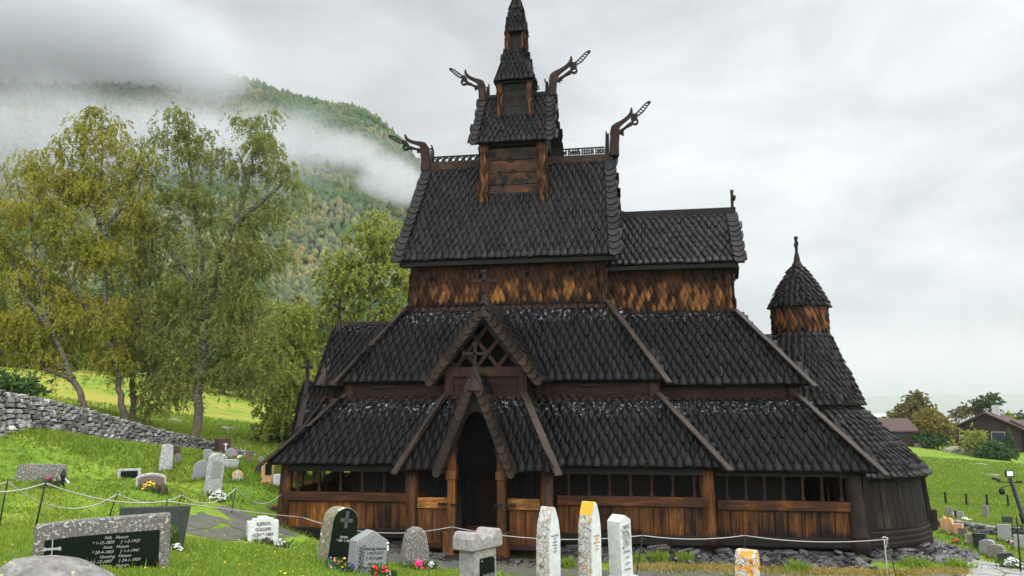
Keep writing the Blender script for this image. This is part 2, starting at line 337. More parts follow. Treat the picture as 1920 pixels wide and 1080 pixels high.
# ------------------------------------------------------------------ terrain height
G = [(200, 1075, 9), (330, 1062, 10.5), (75, 1060, 10), (1100, 1100, 13), (895, 1105, 13), (1400, 1112, 13), (615, 1058, 16), (690, 1088, 14.5), (775, 1062, 17), (490, 1020, 22),
     (64, 994, 15), (204, 968, 21), (434, 964, 25), (75, 905, 24), (283, 921, 25), (242, 903, 27), (310, 884, 33), (400, 926, 27), (378, 901, 30), (460, 870, 42), (500, 905, 33), (500, 1008, 30.5), (440, 995, 30),
     (0, 800, 33), (100, 816, 36), (200, 834, 40), (350, 848, 46), (480, 876, 47), (368, 838, 50), (235, 780, 49), (165, 768, 48), (0, 760, 48), (400, 800, 66), (450, 745, 100), (150, 722, 82), (300, 702, 125), (0, 690, 90), (560, 790, 90),
     (900, 1046, 27.5), (1100, 1050, 27.5), (1340, 1046, 27.5), (1600, 1042, 28), (1755, 1050, 29), (700, 1030, 28.5), (850, 1085, 24.5), (1100, 1080, 26), (1500, 1085, 25.5), (1800, 1062, 28), (1900, 1085, 25), (1760, 1000, 40), (1910, 1004, 40), (1800, 949, 68), (1910, 952, 68), (1800, 848, 128), (1910, 850, 128), (1660, 826, 128), (1850, 836, 136), (1700, 826, 134), (1750, 812, 165), (1900, 800, 165), (2200, 1000, 60), (2200, 880, 120), (-200, 900, 30), (-300, 780, 60), (-300, 1050, 15)]
GP = [at(*g) for g in G] + [np.array(p, float) for p in [(6.14, -34.6, 2.75), (-8, -38, 3.3), (22, -36, 1.2), (6, -48, 3.2), (-30, -40, 5), (40, -30, -1), (0, 0, -.6), (8, 6, -.8), (-5, 5, -.5), (0, 20, 0), (20, 60, -2), (10, 130, -3), (14, 3, -.95), (-60, 0, 10), (-12, -6, .0), (30, 10, -1.9)]]
GP = np.array(GP); _c = 3.0
def _k(a, b): return np.sqrt(((a[:, None, :] - b[None, :, :]) ** 2).sum(-1) + _c * _c)
_A = _k(GP[:, :2], GP[:, :2]); _n = len(GP); _B = np.zeros((_n + 1, _n + 1)); _B[:_n, :_n] = _A - np.eye(_n) * .25; _B[:_n, _n] = 1; _B[_n, :_n] = 1
_w = np.linalg.solve(_B, np.append(GP[:, 2], 0))
def gz(x, y):
    x = np.atleast_1d(np.asarray(x, float)); y = np.atleast_1d(np.asarray(y, float)); sh = x.shape
    P = np.stack([x.ravel(), y.ravel()], 1); z = np.concatenate([_k(P[i:i + 20000], GP[:, :2]) @ _w[:_n] for i in range(0, len(P), 20000)]) + _w[_n]
    d = np.hypot(P[:, 0] - CX, P[:, 1] - CY); f = np.clip((d - 170) / 250, 0, 1); z = z * (1 - f) + f * (-45)
    ins = (np.abs(P[:, 0]) < 7.2) & (np.abs(P[:, 1]) < 5.9); z = np.where(ins, np.minimum(z, -.5), z)
    return z.reshape(sh)
def g1z(x, y): return float(gz(x, y)[0])
def hit(u, v, dmin=4, dmax=400):
    r = ray(u, v); ds = dmin * (dmax / dmin) ** np.linspace(0, 1, 900); P = np.array([CX, CY, CZ]) + ds[:, None] * r
    g = gz(P[:, 0], P[:, 1]); k = np.where(P[:, 2] < g)[0]
    i = k[0] if len(k) else len(ds) - 1
    p = P[i].copy(); p[2] = g[i]; return p, ds[i]
def on(u, d):
    r = ray(u, 760); p = np.array([CX, CY, 0.]) + np.array([r[0], r[1], 0]) * d; p[2] = g1z(p[0], p[1]); return p
# ground sheet, polar around the camera
az = np.concatenate([np.linspace(-180, -50, 60, endpoint=False), np.linspace(-50, 45, 420, endpoint=False), np.linspace(45, 180, 60)]); az = np.radians(az[:-1])
rad = np.concatenate([[.5, 2, 3.5], 4.5 * (5000 / 4.5) ** np.linspace(0, 1, 330)])
A_, R_ = np.meshgrid(az, rad); th = math.pi / 2 + YAW - A_
gx = CX + R_ * np.cos(th); gy = CY + R_ * np.sin(th); gzz = gz(gx, gy)
gzz = gzz + .03 * np.sin(gx * 2.1 + np.sin(gy * 1.7)) * np.sin(gy * 2.7 + gx) * np.clip(R_ / 20, 0, 1)
na, nr = len(az), len(rad); I = np.arange(na * nr).reshape(nr, na)
Q = np.stack([I[:-1, :], np.roll(I, -1, 1)[:-1, :], np.roll(I, -1, 1)[1:, :], I[1:, :]], -1).reshape(-1, 4)[:, ::-1]
o = bigmesh('ground', np.stack([gx, gy, gzz], -1).reshape(-1, 3), Q, M['ground'], smooth=True); tag(o, kind='structure')

# ------------------------------------------------------------------ mountain with forest
def fbm(x, y, oct=5, seed=0):
    r = np.random.default_rng(seed); z = 0; a = 1
    for o_ in range(oct):
        for k in range(3):
            t_ = r.uniform(0, 6.28); f = 2 ** o_; z = z + a * np.sin((x * math.cos(t_) + y * math.sin(t_)) * f + r.uniform(0, 6.28)) / 3
        a *= .55
    return z
RU = [-900, -500, 0, 150, 300, 390, 480, 530, 580, 650, 700, 750, 800, 860, 950, 1100, 1300]
RV = [60, 60, 75, 100, 120, 140, 158, 170, 176, 182, 208, 255, 330, 430, 560, 690, 750]
m, t, b = mat('wooded mountain', rough=.95, spec=.05); v = coords(t)
c = ramp(t, noise(t, v, .03, 6, .65), [(.32, (.03, .05, .028)), (.5, (.05, .075, .035)), (.62, (.08, .09, .04)), (.72, (.10, .08, .045))])
c = mixc(t, maprange(t, noise(t, coords(t, (1, 1, .4)), .012, 5, .6), .57, .63), c, (.10, .10, .105)); L(t, c, b.inputs['Base Color']); bump(t, b, noise(t, v, .12, 5, .7), 1, 4)
M['mount'] = m
uu = np.linspace(-900, 1300, 560); dd = np.linspace(0, 1, 150); U_, D_ = np.meshgrid(uu, dd)
rv = np.interp(U_, RU, RV); ratio = (U_ - 960) / FOC
r_ = np.interp(D_, [0, 1], [150, 760]); zr = 4.34 + (760 - rv) / FOC * 760
fwd = r_; rgt = ratio * r_; mxx = CX + rgt * cyw - fwd * syw; myy = CY + rgt * syw + fwd * cyw
prof = np.interp(D_, [0, .06, .25, .6, .85, 1], [0, .02, .16, .58, .9, 1.0]); zm = -6 + (zr + 6) * prof + 9 * fbm(mxx / 60, myy / 60, 5, 3) * np.minimum(1, D_ * 4) * np.clip((zr) / 100, 0, 1)
I = np.arange(zm.size).reshape(zm.shape); Q = np.stack([I[:-1, :-1], I[:-1, 1:], I[1:, 1:], I[1:, :-1]], -1).reshape(-1, 4)
MV = np.stack([mxx, myy, zm], -1)
o = bigmesh('mountain', MV.reshape(-1, 3), Q, M['mount'], smooth=True); tag(o, kind='structure')
# individual-looking crowns of the forest as one mass
ICO = np.array([(0, 0, 1), (.89, 0, .45), (.28, .85, .45), (-.72, .53, .45), (-.72, -.53, .45), (.28, -.85, .45), (.72, .53, -.45), (-.28, .85, -.45), (-.89, 0, -.45), (-.28, -.85, -.45), (.72, -.53, -.45), (0, 0, -1)])
IF = np.array([(0, 1, 2), (0, 2, 3), (0, 3, 4), (0, 4, 5), (0, 5, 1), (1, 6, 2), (2, 7, 3), (3, 8, 4), (4, 9, 5), (5, 10, 1), (6, 7, 2), (7, 8, 3), (8, 9, 4), (9, 10, 5), (10, 6, 1), (6, 11, 7), (7, 11, 8), (8, 11, 9), (9, 11, 10), (10, 11, 6)])
nF = 80000; iu = rng.integers(60, 470, nF); idd = (rng.random(nF) ** 1.3 * 146).astype(int) + 2
base = MV[idd, iu] + rng.normal(0, 1.3, (nF, 3)) * (1, 1, 0); s = rng.uniform(.9, 2.0, nF)
V = base[:, None, :] + ICO[None] * (s[:, None, None] * np.stack([np.ones(nF), np.ones(nF), rng.choice([1.1, 1.4, 2.6], nF, p=[.45, .35, .2])], 1)[:, None, :]) * rng.uniform(.7, 1.3, (nF, 12, 1)); V[:, :, 2] += s[:, None] * .7
o = bigmesh('forest', V.reshape(-1, 3), (IF[None] + (np.arange(nF) * 12)[:, None, None]).reshape(-1, 3), None or M['mount'])
m, t, b = mat('forest crowns', rough=.95, spec=.05); c = ramp(t, island(t), [(0, (.045, .058, .035)), (.45, (.07, .083, .042)), (.7, (.10, .11, .05)), (.9, (.12, .115, .042)), (1, (.14, .095, .04))])
L(t, mixc(t, maprange(t, noise(t, coords(t), .02, 3), .4, .65), c, (.03, .065, .022)), b.inputs['Base Color']); bump(t, b, noise(t, coords(t), 1.2, 4), 1, .6)
o.data.materials[0] = m; tag(o, kind='stuff', label='misty forest covering the mountain side')
# far pale mountain to the right
U2 = np.linspace(900, 2600, 120); V2 = np.interp(U2, [900, 1150, 1330, 1400, 1450, 1560, 1700, 1900, 2600], [752, 748, 744, 742, 744, 746, 748, 744, 742])
D2 = np.linspace(0, 1, 24); UU, DD = np.meshgrid(U2, D2); rr = 1500 + DD * 900; zz = -80 + (4.34 + (760 - np.interp(UU, U2, V2)) / FOC * 2400 + 80) * DD
X2 = CX + (UU - 960) / FOC * rr * cyw - rr * syw; Y2 = CY + (UU - 960) / FOC * rr * syw + rr * cyw; zz = zz + 8 * fbm(X2 / 200, Y2 / 200, 4, 5) * DD
I = np.arange(zz.size).reshape(zz.shape); o = bigmesh('far_mountain', np.stack([X2, Y2, zz], -1).reshape(-1, 3), np.stack([I[:-1, :-1], I[:-1, 1:], I[1:, 1:], I[1:, :-1]], -1).reshape(-1, 4), M['mount'], smooth=True); tag(o, kind='structure')
# ------------------------------------------------------------------ the stave church
church = empty('stave_church', (0, 0, 0)); tag(church, 'tall dark wooden stave church with stacked shingled roofs and dragon heads', 'church')
TS = dict(point=((0, .10), (.10, .18), (.98, .5), (2.15, .5)), round=((0, .30), (.14, .46), (.35, .5), (2.15, .5)), spear=((0, .06), (.12, .13), (1.0, .49), (2.15, .5)))
def tile_batch(fn, u, v, w, P, shape, h0=.052, th=.030, jit=1.0):
    """tiles at surface coords (u,v) arrays; fn(u,v,h)->xyz; w tile width array, P pitch"""
    n = len(u); u = np.asarray(u, float); v = np.asarray(v, float); w = np.broadcast_to(w, (n,))
    lev = np.array([a for a, b in TS[shape]]); hw = np.array([b for a, b in TS[shape]])
    wj = w * rng.uniform(.93, 1.0, n) * (1 if jit else 1); vj = v + rng.normal(0, .018 * P * jit * 2, n) - (rng.random(n) < .05) * rng.uniform(.02, .06, n) * jit; uj = u + rng.normal(0, .02 * jit, n) * w; ang = rng.normal(0, .02 * jit, n); lift = rng.uniform(0, .022 * jit, n)
    du = np.stack([-hw, hw], -1)[None] * wj[:, None, None]; dv = np.broadcast_to((lev * P)[None, :, None], (n, 4, 2))
    h = h0 * (1 - dv / (2.15 * P)) + .008 + lift[:, None, None] * (1 - dv / (2.15 * P))
    cup = rng.normal(0, .006 * jit, n)[:, None, None] * np.sign(du)
    uu = uj[:, None, None] + du + dv * ang[:, None, None]; vv = vj[:, None, None] + dv
    top = fn(uu, vv, h + cup); bot = fn(uu, vv, h + cup - th)
    V = np.concatenate([top, bot], 1)  # n,8(levels),2,3
    V = V.reshape(n, 16, 3)
    F = []
    for k in range(3):
        a, b, c, d = 2 * k, 2 * k + 1, 2 * k + 3, 2 * k + 2
        F += [(a, b, c, d), (a, d, d + 8, a + 8), (b, b + 8, c + 8, c)]
    F.append((0, 8, 9, 1))
    return V, np.array(F)
def merge_tiles(name, batches, mat_, parent):
    Vs, Qs, n = [], [], 0
    for V, F in batches:
        k = len(V); 
        if not k: continue
        Vs.append(V.reshape(-1, 3)); Qs.append((F[None] + (np.arange(k) * 16)[:, None, None] + n).reshape(-1, 4)); n += k * 16
    return bigmesh(name, np.concatenate(Vs), np.concatenate(Qs), mat_, parent, edge=[0, 1, 1] * 3 + [1])
def plane_frame(c):
    bl, br, tr, tl = [np.array(x, float) for x in c]; U = (br - bl) / np.linalg.norm(br - bl); n = np.cross(U, tl - bl); n /= np.linalg.norm(n); V = np.cross(n, U); return bl, U, V, n
def plane_tiles(c, w, P, shape='point', first='round', margin=.06, h0=.052, lo=-.05, curve=0.0, jit=1.0):
    bl, U, V, n = plane_frame(c); pts = [((np.array(x) - bl) @ U, (np.array(x) - bl) @ V) for x in c]
    H = pts[2][1]; B = []
    fn = lambda u, v, h: bl + u[..., None] * U + v[..., None] * V + (h - curve * 4 * (v / H) * (1 - v / H))[..., None] * n
    rows = int(math.ceil((H - lo) / P))
    for r in range(rows):
        v = lo + r * P; q = min(1, max(0, (v + .5 * P) / H)); a = pts[0][0] + (pts[3][0] - pts[0][0]) * q; b = pts[1][0] + (pts[2][0] - pts[1][0]) * q
        off = (r % 2) * .5 * w; k0 = math.ceil((a - margin - off) / w - .0); k1 = math.floor((b + margin - off) / w); us = off + w * np.arange(k0, k1 + 1)
        us = us[(us > a - margin) & (us < b + margin)]
        if len(us): B.append(tile_batch(fn, us, np.full(len(us), v), w, min(P, (H + .02 - v) / 2.15 + .0) if v + 2.15 * P > H + .15 else P, first if r == 0 else shape, h0, jit=jit))
    return B
def deck(mb, c, th=.09, off=-.004):
    bl, U, V, n = plane_frame(c); c = np.array([np.array(x, float) for x in c]); T = c + n * off; Bt = c - n * th
    mb.add(np.concatenate([T, Bt]), [(0, 1, 2, 3), (7, 6, 5, 4), (0, 4, 5, 1), (1, 5, 6, 2), (2, 6, 7, 3), (3, 7, 4, 0)])
def shingle_roof(name, quads, mat_, parent=church, w=.29, P=.33, curve=0, **kw):
    o = merge_tiles(name, [b for q in quads for b in plane_tiles(q, w, P, curve=curve, **kw)], mat_, parent)
    d = MB()
    for q in quads:
        deck(d, q, .10, -.004 - curve * .6)
    d.build('roof_deck', M['dark'], o); return o
def hip_boards(roof, lines, wd=.27, th=.075, ext=.28, lift=.10):
    for a, b, upn in lines:
        a = np.array(a, float); b = np.array(b, float); d = (b - a) / np.linalg.norm(b - a); upn = np.array(upn, float); upn /= np.linalg.norm(upn)
        mb = MB(); mb.beam(a - d * ext + upn * lift, b + d * .05 + upn * lift, wd, th, upn); mb.build('hip_board', M['board'], roof, bevel=.012)
def rake_tiles(name, a, b, side, nrm, parent, mat_, w=.44, step=.34, lift=.07, tipl=.045):
    """large overlapping scales laid along a rake from eave a to top b; side = unit vector across"""
    a = np.array(a, float); b = np.array(b, float); l = np.linalg.norm(b - a); d = (b - a) / l; nrm = np.array(nrm, float); nrm /= np.linalg.norm(nrm); sd_ = np.cross(d, nrm); sd_ /= np.linalg.norm(sd_)
    if sd_ @ np.array(side, float) < 0: sd_ = -sd_
    mb = MB(); k = int(l / step)
    for i in range(k):
        t0 = i * step - .04; p = a + d * t0; L_ = min(step * 1.7, l - t0 + .05); V = []
        prof = [(-.5, .02), (-.3, -.09), (0, -.10), (.3, -.02), (.5, .12)]
        ww = w * random.uniform(.94, 1.03); hh = random.uniform(0, .012)
        for s_, h_ in ((0, lift + tipl + hh), (1, lift - .01)):
            for x, y in prof: V.append(p + sd_ * x * ww + d * (y if s_ == 0 else L_) + nrm * h_)
        for s_, h_ in ((0, lift + tipl - .045 + hh), (1, lift - .03)):
            for x, y in prof: V.append(p + sd_ * x * ww + d * (y if s_ == 0 else L_) + nrm * h_)
        F = []
        for j in range(4): F += [(j, j + 1, j + 6, j + 5), (j + 10, j + 15, j + 16, j + 11), (j, j + 10, j + 11, j + 1), (j + 5, j + 6, j + 16, j + 15)]
        F += [(0, 5, 15, 10), (4, 14, 19, 9)]
        mb.add(V, F)
    o = mb.build(name, mat_, parent); o.data.materials.append(M['edge']); idx = [(1 if (q % 18) in (2, 6, 10, 14) or (q % 18) >= 16 else 0) for q in range(len(o.data.polygons))]; o.data.polygons.foreach_set('material_index', idx); return o
def quadrect(x0, x1, y0, y1, z0, X0, X1, Y0, Y1, z1, which='SNEW'):
    d = dict(S=[(x0, y0, z0), (x1, y0, z0), (X1, Y0, z1), (X0, Y0, z1)], E=[(x1, y0, z0), (x1, y1, z0), (X1, Y1, z1), (X1, Y0, z1)],
             N=[(x1, y1, z0), (x0, y1, z0), (X0, Y1, z1), (X1, Y1, z1)], W=[(x0, y1, z0), (x0, y0, z0), (X0, Y0, z1), (X0, Y1, z1)])
    return [d[k] for k in which]
def hips(x0, x1, y0, y1, z0, X0, X1, Y0, Y1, z1, which=('SW', 'SE', 'NW', 'NE')):
    o = []
    for k in which:
        sy = -1 if k[0] == 'S' else 1; sx = -1 if k[1] == 'W' else 1
        o.append(((x0 if sx < 0 else x1, y0 if sy < 0 else y1, z0), (X0 if sx < 0 else X1, Y0 if sy < 0 else Y1, z1), (sx * .62, sy * .62, 1)))
    return o
# nave roofs
a1 = (-7.65, 7.65, -6.37, 6.37, 2.40, -5.58, 5.58, -4.30, 4.30, 4.69); a2 = (-5.86, 5.86, -4.58, 4.58, 5.20, -3.78, 3.78, -2.50, 2.50, 8.13)
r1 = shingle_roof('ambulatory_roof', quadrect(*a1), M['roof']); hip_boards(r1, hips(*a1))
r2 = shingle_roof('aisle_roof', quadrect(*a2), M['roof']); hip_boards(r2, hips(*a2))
# choir roofs
c1 = (5.0, 12.35, -5.75, 5.75, 2.26, 5.0, 10.28, -3.68, 3.68, 4.58); c2 = (3.6, 10.65, -4.04, 4.04, 5.03, 3.6, 8.47, -1.87, 1.87, 7.73)
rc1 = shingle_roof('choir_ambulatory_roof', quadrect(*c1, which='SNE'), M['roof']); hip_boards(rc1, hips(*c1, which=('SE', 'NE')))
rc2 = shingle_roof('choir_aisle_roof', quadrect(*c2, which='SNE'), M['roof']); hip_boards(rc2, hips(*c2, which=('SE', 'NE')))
# main roof and choir top roof
mr = [(-4.35, -2.93, 9.90), (4.35, -2.93, 9.90), (3.98, 0, 14.34), (-3.98, 0, 14.34)]; mn = [(4.35, 2.93, 9.90), (-4.35, 2.93, 9.90), (-3.98, 0, 14.34), (3.98, 0, 14.34)]
rm = shingle_roof('nave_roof', [mr, mn], M['roofw'], w=.255, P=.34, curve=.07)
cr_ = [(3.5, -2.38, 9.56), (8.88, -2.38, 9.56), (8.78, 0, 11.9), (3.5, 0, 11.9)]; cn = [(8.88, 2.38, 9.56), (3.5, 2.38, 9.56), (3.5, 0, 11.9), (8.78, 0, 11.9)]
rcm = shingle_roof('choir_roof', [cr_, cn], M['roofw'], w=.255, P=.34, curve=.04)
for s_ in (-1, 1):
    rake_tiles('rake_shingles', (s_ * 4.22, -2.98, 9.86), (s_ * 3.86, -.04, 14.3), (s_, 0, 0), (0, -.83, .56), rm, M['roofw'])
    rake_tiles('rake_shingles', (s_ * 4.22, 2.98, 9.86), (s_ * 3.86, .04, 14.3), (s_, 0, 0), (0, .83, .56), rm, M['roofw'])
rake_tiles('rake_shingles', (8.72, -2.42, 9.52), (8.64, -.04, 11.86), (1, 0, 0), (0, -.7, .7), rcm, M['roofw'])
for s_ in (-1, 1): mb = MB(); mb.box((0, s_ * 2.6, 9.78), (8.3, .5, .2)); mb.build('eaves_beam', M['dark'], rm)
for s_ in (-1, 1): mb = MB(); mb.box((6.2, s_ * 2.1, 9.45), (4.9, .45, .18)); mb.build('eaves_beam', M['dark'], rcm)
def gable(mb, x, hw_, z0, zt, th=.08): mb.add([(x - th, -hw_, z0), (x - th, hw_, z0), (x - th, 0, zt), (x + th, -hw_, z0), (x + th, hw_, z0), (x + th, 0, zt)], [(0, 2, 1), (3, 4, 5), (0, 1, 4, 3), (1, 2, 5, 4), (2, 0, 3, 5)])
for s_ in (-1, 1): mb = MB(); gable(mb, s_ * 3.75, 2.75, 9.88, 14.1); mb.build('gable_wall', M['brown'], church)
mb = MB(); gable(mb, 8.45, 2.2, 9.5, 11.7); mb.build('gable_wall', M['brown'], church)
# walls
def shingled_wall(name, quads, mat_, w=.205, P=.235, parent=church):
    o = merge_tiles(name, [b for q in quads for b in plane_tiles(q, w, P, 'spear', 'spear', h0=.035, lo=-.02, margin=.02)], mat_, parent); d = MB()
    for q in quads: deck(d, q, .08, -.012)
    d.build('wall_boarding', M['dark'], o); return o
nw = shingled_wall('nave_wall', quadrect(-3.80, 3.80, -2.52, 2.52, 8.14, -3.64, 3.64, -2.36, 2.36, 9.95), M['wallsh'])
cw = shingled_wall('choir_wall', quadrect(3.7, 8.47, -1.89, 1.89, 7.74, 3.7, 8.36, -1.78, 1.78, 9.60, which='SNE'), M['wallshc'])
def tile_post(name, x, y, z0, z1, wd, mat_, parent, lean=(0, 0)):
    lx, ly = lean; q = quadrect(x - wd / 2, x + wd / 2, y - wd / 2, y + wd / 2, z0, x - wd / 2 * .9 + lx, x + wd / 2 * .9 + lx, y - wd / 2 * .9 + ly, y + wd / 2 * .9 + ly, z1)
    o = merge_tiles(name, [b for k in q for b in plane_tiles(k, wd / 2, .26, 'spear', 'spear', h0=.03, lo=0, margin=.01)], mat_, parent)
    d = MB(); [deck(d, k, .05, -.01) for k in q]; d.build('post_core', M['dark'], o); return o
for sx in (-1, 1):
    tile_post('corner_post', sx * 3.72, -2.46, 8.1, 9.8, .30, M['wallsh'], nw, (-sx * .12, .12))
tile_post('corner_post', 8.36, -1.82, 7.72, 9.5, .28, M['wallshc'], cw, (-.08, .08))
for X, Y, Z, mm in [(-2.95, -2.43, 9.24, nw), (-1.0, -2.43, 9.28, nw), (.82, -2.43, 9.30, nw), (2.5, -2.43, 9.30, nw), (4.55, -1.83, 9.0, cw), (7.8, -1.83, 9.02, cw)]:
    mb = MB(); ph = [(.09, 0), (.125, 0), (.125, .07), (.09, .07)]; k = 14
    V = [(X + r * math.cos(q), Y - h - .02, Z + r * math.sin(q)) for r, h in ph for q in np.linspace(0, 2 * math.pi, k, endpoint=False)]
    F = [(i * k + j, i * k + (j + 1) % k, ((i + 1) % 4) * k + (j + 1) % k, ((i + 1) % 4) * k + j) for i in range(4) for j in range(k)] + [tuple(range(k))]
    mb.add(V, F); p = mb.build('porthole', M['dark'], mm)
    mb = MB(); mb.add([(X + .1 * math.cos(q), Y - .065, Z + .1 * math.sin(q)) for q in np.linspace(0, 2 * math.pi, k, endpoint=False)], [tuple(range(k))]); mb.build('opening', mat_black, p)
# mid walls between ambulatory roof and aisle roof
mb = MB()
for y in (-4.22, 4.22): mb.box((0, y, 4.82), (10.7, .12, .44)); mb.box((0, y * .992, 5.2), (10.7, .12, .32))
for x in (-5.5, 5.5): mb.box((x, 0, 4.95), (.12, 8.3, .75))
mw = mb.build('aisle_wall', M['brown'], church)
mb = MB(); mb.box((7.6, -3.6, 4.8), (4.9, .12, .7)); mb.box((7.6, 3.6, 4.8), (4.9, .12, .7)); mb.box((10.1, 0, 4.8), (.12, 7.2, .7)); mb.build('choir_aisle_wall', M['brown'], church)
for x, y in ((-5.5, -4.24), (5.5, -4.24), (-5.5, 4.24)):
    mb = MB(); mb.tube([(x, y, 4.45), (x, y, 4.7), (x, y, 5.35)], [.24, .22, .20], 12); mb.build('corner_post', M['brown'], mw, smooth=True)
mb = MB(); mb.tube([(10.15, -3.6, 4.3), (10.15, -3.6, 5.2)], .2, 12); mb.build('corner_post', M['brown'], mw, smooth=True)
mb = MB()
for x, y, sx in ((-4.2, -4.42, 1.1), (3.3, -4.42, .9)): mb.box((x, y, 5.02), (sx * .8, .05, .05))
mb.build('lamp_bracket', M['board'], mw)
# inner nave walls, floor
mb = MB()
for y in (-4.12, 4.12):
    for i in range(36): mb.box((-5.25 + i * .3, y + random.uniform(-.01, .01), 2.3), (.285, .1, 4.7))
for x in (-5.4, 5.4):
    for i in range(27): mb.box((x + random.uniform(-.01, .01), -3.9 + i * .3, 2.3), (.1, .285, 4.7))
mb.box((7.8, -3.4, 2.2), (5, .12, 4.6)); mb.box((10.2, 0, 2.2), (.12, 6.8, 4.6)); mb.build('inner_wall', M['dark'], church)
mb = MB(); mb.box((0, 0, -.09), (14.3, 11.8, .14)); mb.box((9.0, 0, -.13), (5.4, 10.4, .14)); mb.build('floor_deck', M['dark'], church)
mb = MB(); mb.box((0, 0, 8.3), (7.2, 4.8, .1)); mb.build('ceiling_deck', M['dark'], church)
# ambulatory arcade
def corner_post(x, y, z0=-.12, z1=2.35, r=.23, parent=church, m='plank', lean=.12):
    mb = MB(); n_ = np.array([x, y]) / np.hypot(x, y) * lean
    f = lambda z: (x - n_[0] * z / 2.3, y - n_[1] * z / 2.3, z)
    zs = [z0, .12, .16, .21, .26, .32, .8, 1.5, z1]; rs = [r * 1.16, r * 1.16, r * 1.05, r * 1.22, r * 1.22, r * 1.02, r, r * .97, r * .93]
    mb.tube([f(z) for z in zs], rs, 14); return mb.build('corner_post', M[m], parent, smooth=True)
def baluster_mb(p, z0, z1):
    mb = MB(); h = z1 - z0; pr = [(.085, 0), (.085, .05), (.075, .06), (.07, .12), (.045, .2), (.04, .42), (.052, .5), (.06, .54), (.045, .58), (.04, .7), (.055, .78), (.065, .8), (.055, .84), (.075, .92), (.13, 1.0)]
    mb.lathe([(r, z0 + t_ * h) for r, t_ in pr], (p[0], p[1], 0), 10); return mb
def arcade(A, B, zb, nb, pw=.34, m='plank', z0=0.0, open_=True, out_=(0, -1)):
    A = np.array(A, float); B = np.array(B, float); l = np.linalg.norm(B - A); d = (B - A) / l; rz = math.atan2(d[1], d[0]); o2 = np.array(out_, float)
    mb = MB(); k = max(1, round(l / pw)); edges = np.cumsum(np.r_[0, rng.uniform(.75, 1.25, k)]); edges *= l / edges[-1]
    for i in range(k):
        c_ = A + d * (edges[i] + edges[i + 1]) / 2; wd_ = edges[i + 1] - edges[i] - .018; c_ = c_ + o2 * rng.uniform(-.012, .012)
        mb.box((c_[0], c_[1], z0 + (.22 + zb - .28) / 2), (wd_, .07, zb - .30 - .22 + .1), rz)
    wall = mb.build('plank_wall', M[m], church, bevel=.008)
    c_ = (A + B) / 2 + o2 * .03
    mb = MB(); mb.box((c_[0], c_[1], z0 + .10), (l, .24, .30), rz); mb.build('sill_beam', M['dark'], wall, bevel=.02)
    mb = MB(); c_ = (A + B) / 2 + o2 * .07; mb.box((c_[0], c_[1], z0 + zb - .15), (l, .16, .31), rz); mb.build('rail', M['rail'], wall, bevel=.02)
    mb = MB(); mb.box(((A + B)[0] / 2, (A + B)[1] / 2, z0 + 2.26), (l, .2, .28), rz); mb.build('wall_plate', M['dark'], wall, bevel=.01)
    for i in range(nb):
        p = A + d * l * (i + .55) / (nb + .1); baluster_mb(p, z0 + zb + .005, z0 + 2.14).build('baluster', M['brown'], wall, smooth=True)
    return wall
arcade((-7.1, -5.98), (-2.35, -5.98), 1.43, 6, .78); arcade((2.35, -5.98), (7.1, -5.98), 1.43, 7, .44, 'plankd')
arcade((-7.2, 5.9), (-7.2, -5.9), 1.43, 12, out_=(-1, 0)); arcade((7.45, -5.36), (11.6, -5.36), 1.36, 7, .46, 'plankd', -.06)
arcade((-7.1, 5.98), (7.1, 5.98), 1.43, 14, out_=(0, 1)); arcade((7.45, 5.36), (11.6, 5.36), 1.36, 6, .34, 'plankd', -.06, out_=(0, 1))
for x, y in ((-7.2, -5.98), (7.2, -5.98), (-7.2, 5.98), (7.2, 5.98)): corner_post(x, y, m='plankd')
corner_post(11.75, -5.36, -.25, 2.2, .27, m='apse'); corner_post(11.75, 5.36, -.25, 2.2, .27, m='apse')
mb = MB(); mb.box((12.0, -4.6, 1.0), (.12, 1.6, 2.3)); mb.box((12.0, 4.6, 1.0), (.12, 1.6, 2.3)); mb.build('return_wall', M['apse'], church)
# apse
AX = 11.04
def cone_tiles(prof, w, P, a0=-math.pi, a1=math.pi, shape='point', first='round', h0=.07, cx=AX, cy=0, jit=1.6):
    prof = [np.array(p, float) for p in prof]; seg = np.cumsum([0] + [np.linalg.norm(prof[i + 1] - prof[i]) for i in range(len(prof) - 1)]); Rp = [p[0] for p in prof]; Zp = [p[1] for p in prof]; H = seg[-1]; B = []
    r = 0; v = -.05
    while v < H - .02:
        Rr = max(.08, np.interp(v + P * .5, seg, Rp)); n = max(6, round(2 * math.pi * Rr / w)); aa = (np.arange(n) + .5 * (r % 2)) * 2 * math.pi / n - math.pi; aa = aa[(aa >= a0 - .02) & (aa <= a1 + .02)]; ww = 2 * math.pi * Rr / n
        PP = P if v + 2.15 * P < H + .1 else (H + .02 - v) / 2.15
        def fn(u, vv, h, Rr=Rr):
            vc = np.clip(vv, seg[0] - .2, seg[-1]); rr_ = np.interp(vc, seg, Rp); zz_ = np.interp(vc, seg, Zp)
            e = .02; dr = (np.interp(vc + e, seg, Rp) - np.interp(vc - e, seg, Rp)); dz = (np.interp(vc + e, seg, Zp) - np.interp(vc - e, seg, Zp)); m_ = np.hypot(dr, dz) + 1e-9
            below = np.minimum(vv - seg[0], 0); rr_ = rr_ + below * (dr / m_); zz_ = zz_ + below * (dz / m_)
            rr_ = rr_ + h * dz / m_; zz_ = zz_ - h * dr / m_; an = u / Rr
            return np.stack([cx + rr_ * np.cos(an), cy + rr_ * np.sin(an), zz_], -1)
        if len(aa): B.append(tile_batch(fn, aa * Rr, np.full(len(aa), v), ww, PP, first if r == 0 else shape, h0, jit=jit))
        v += P; r += 1
    return B
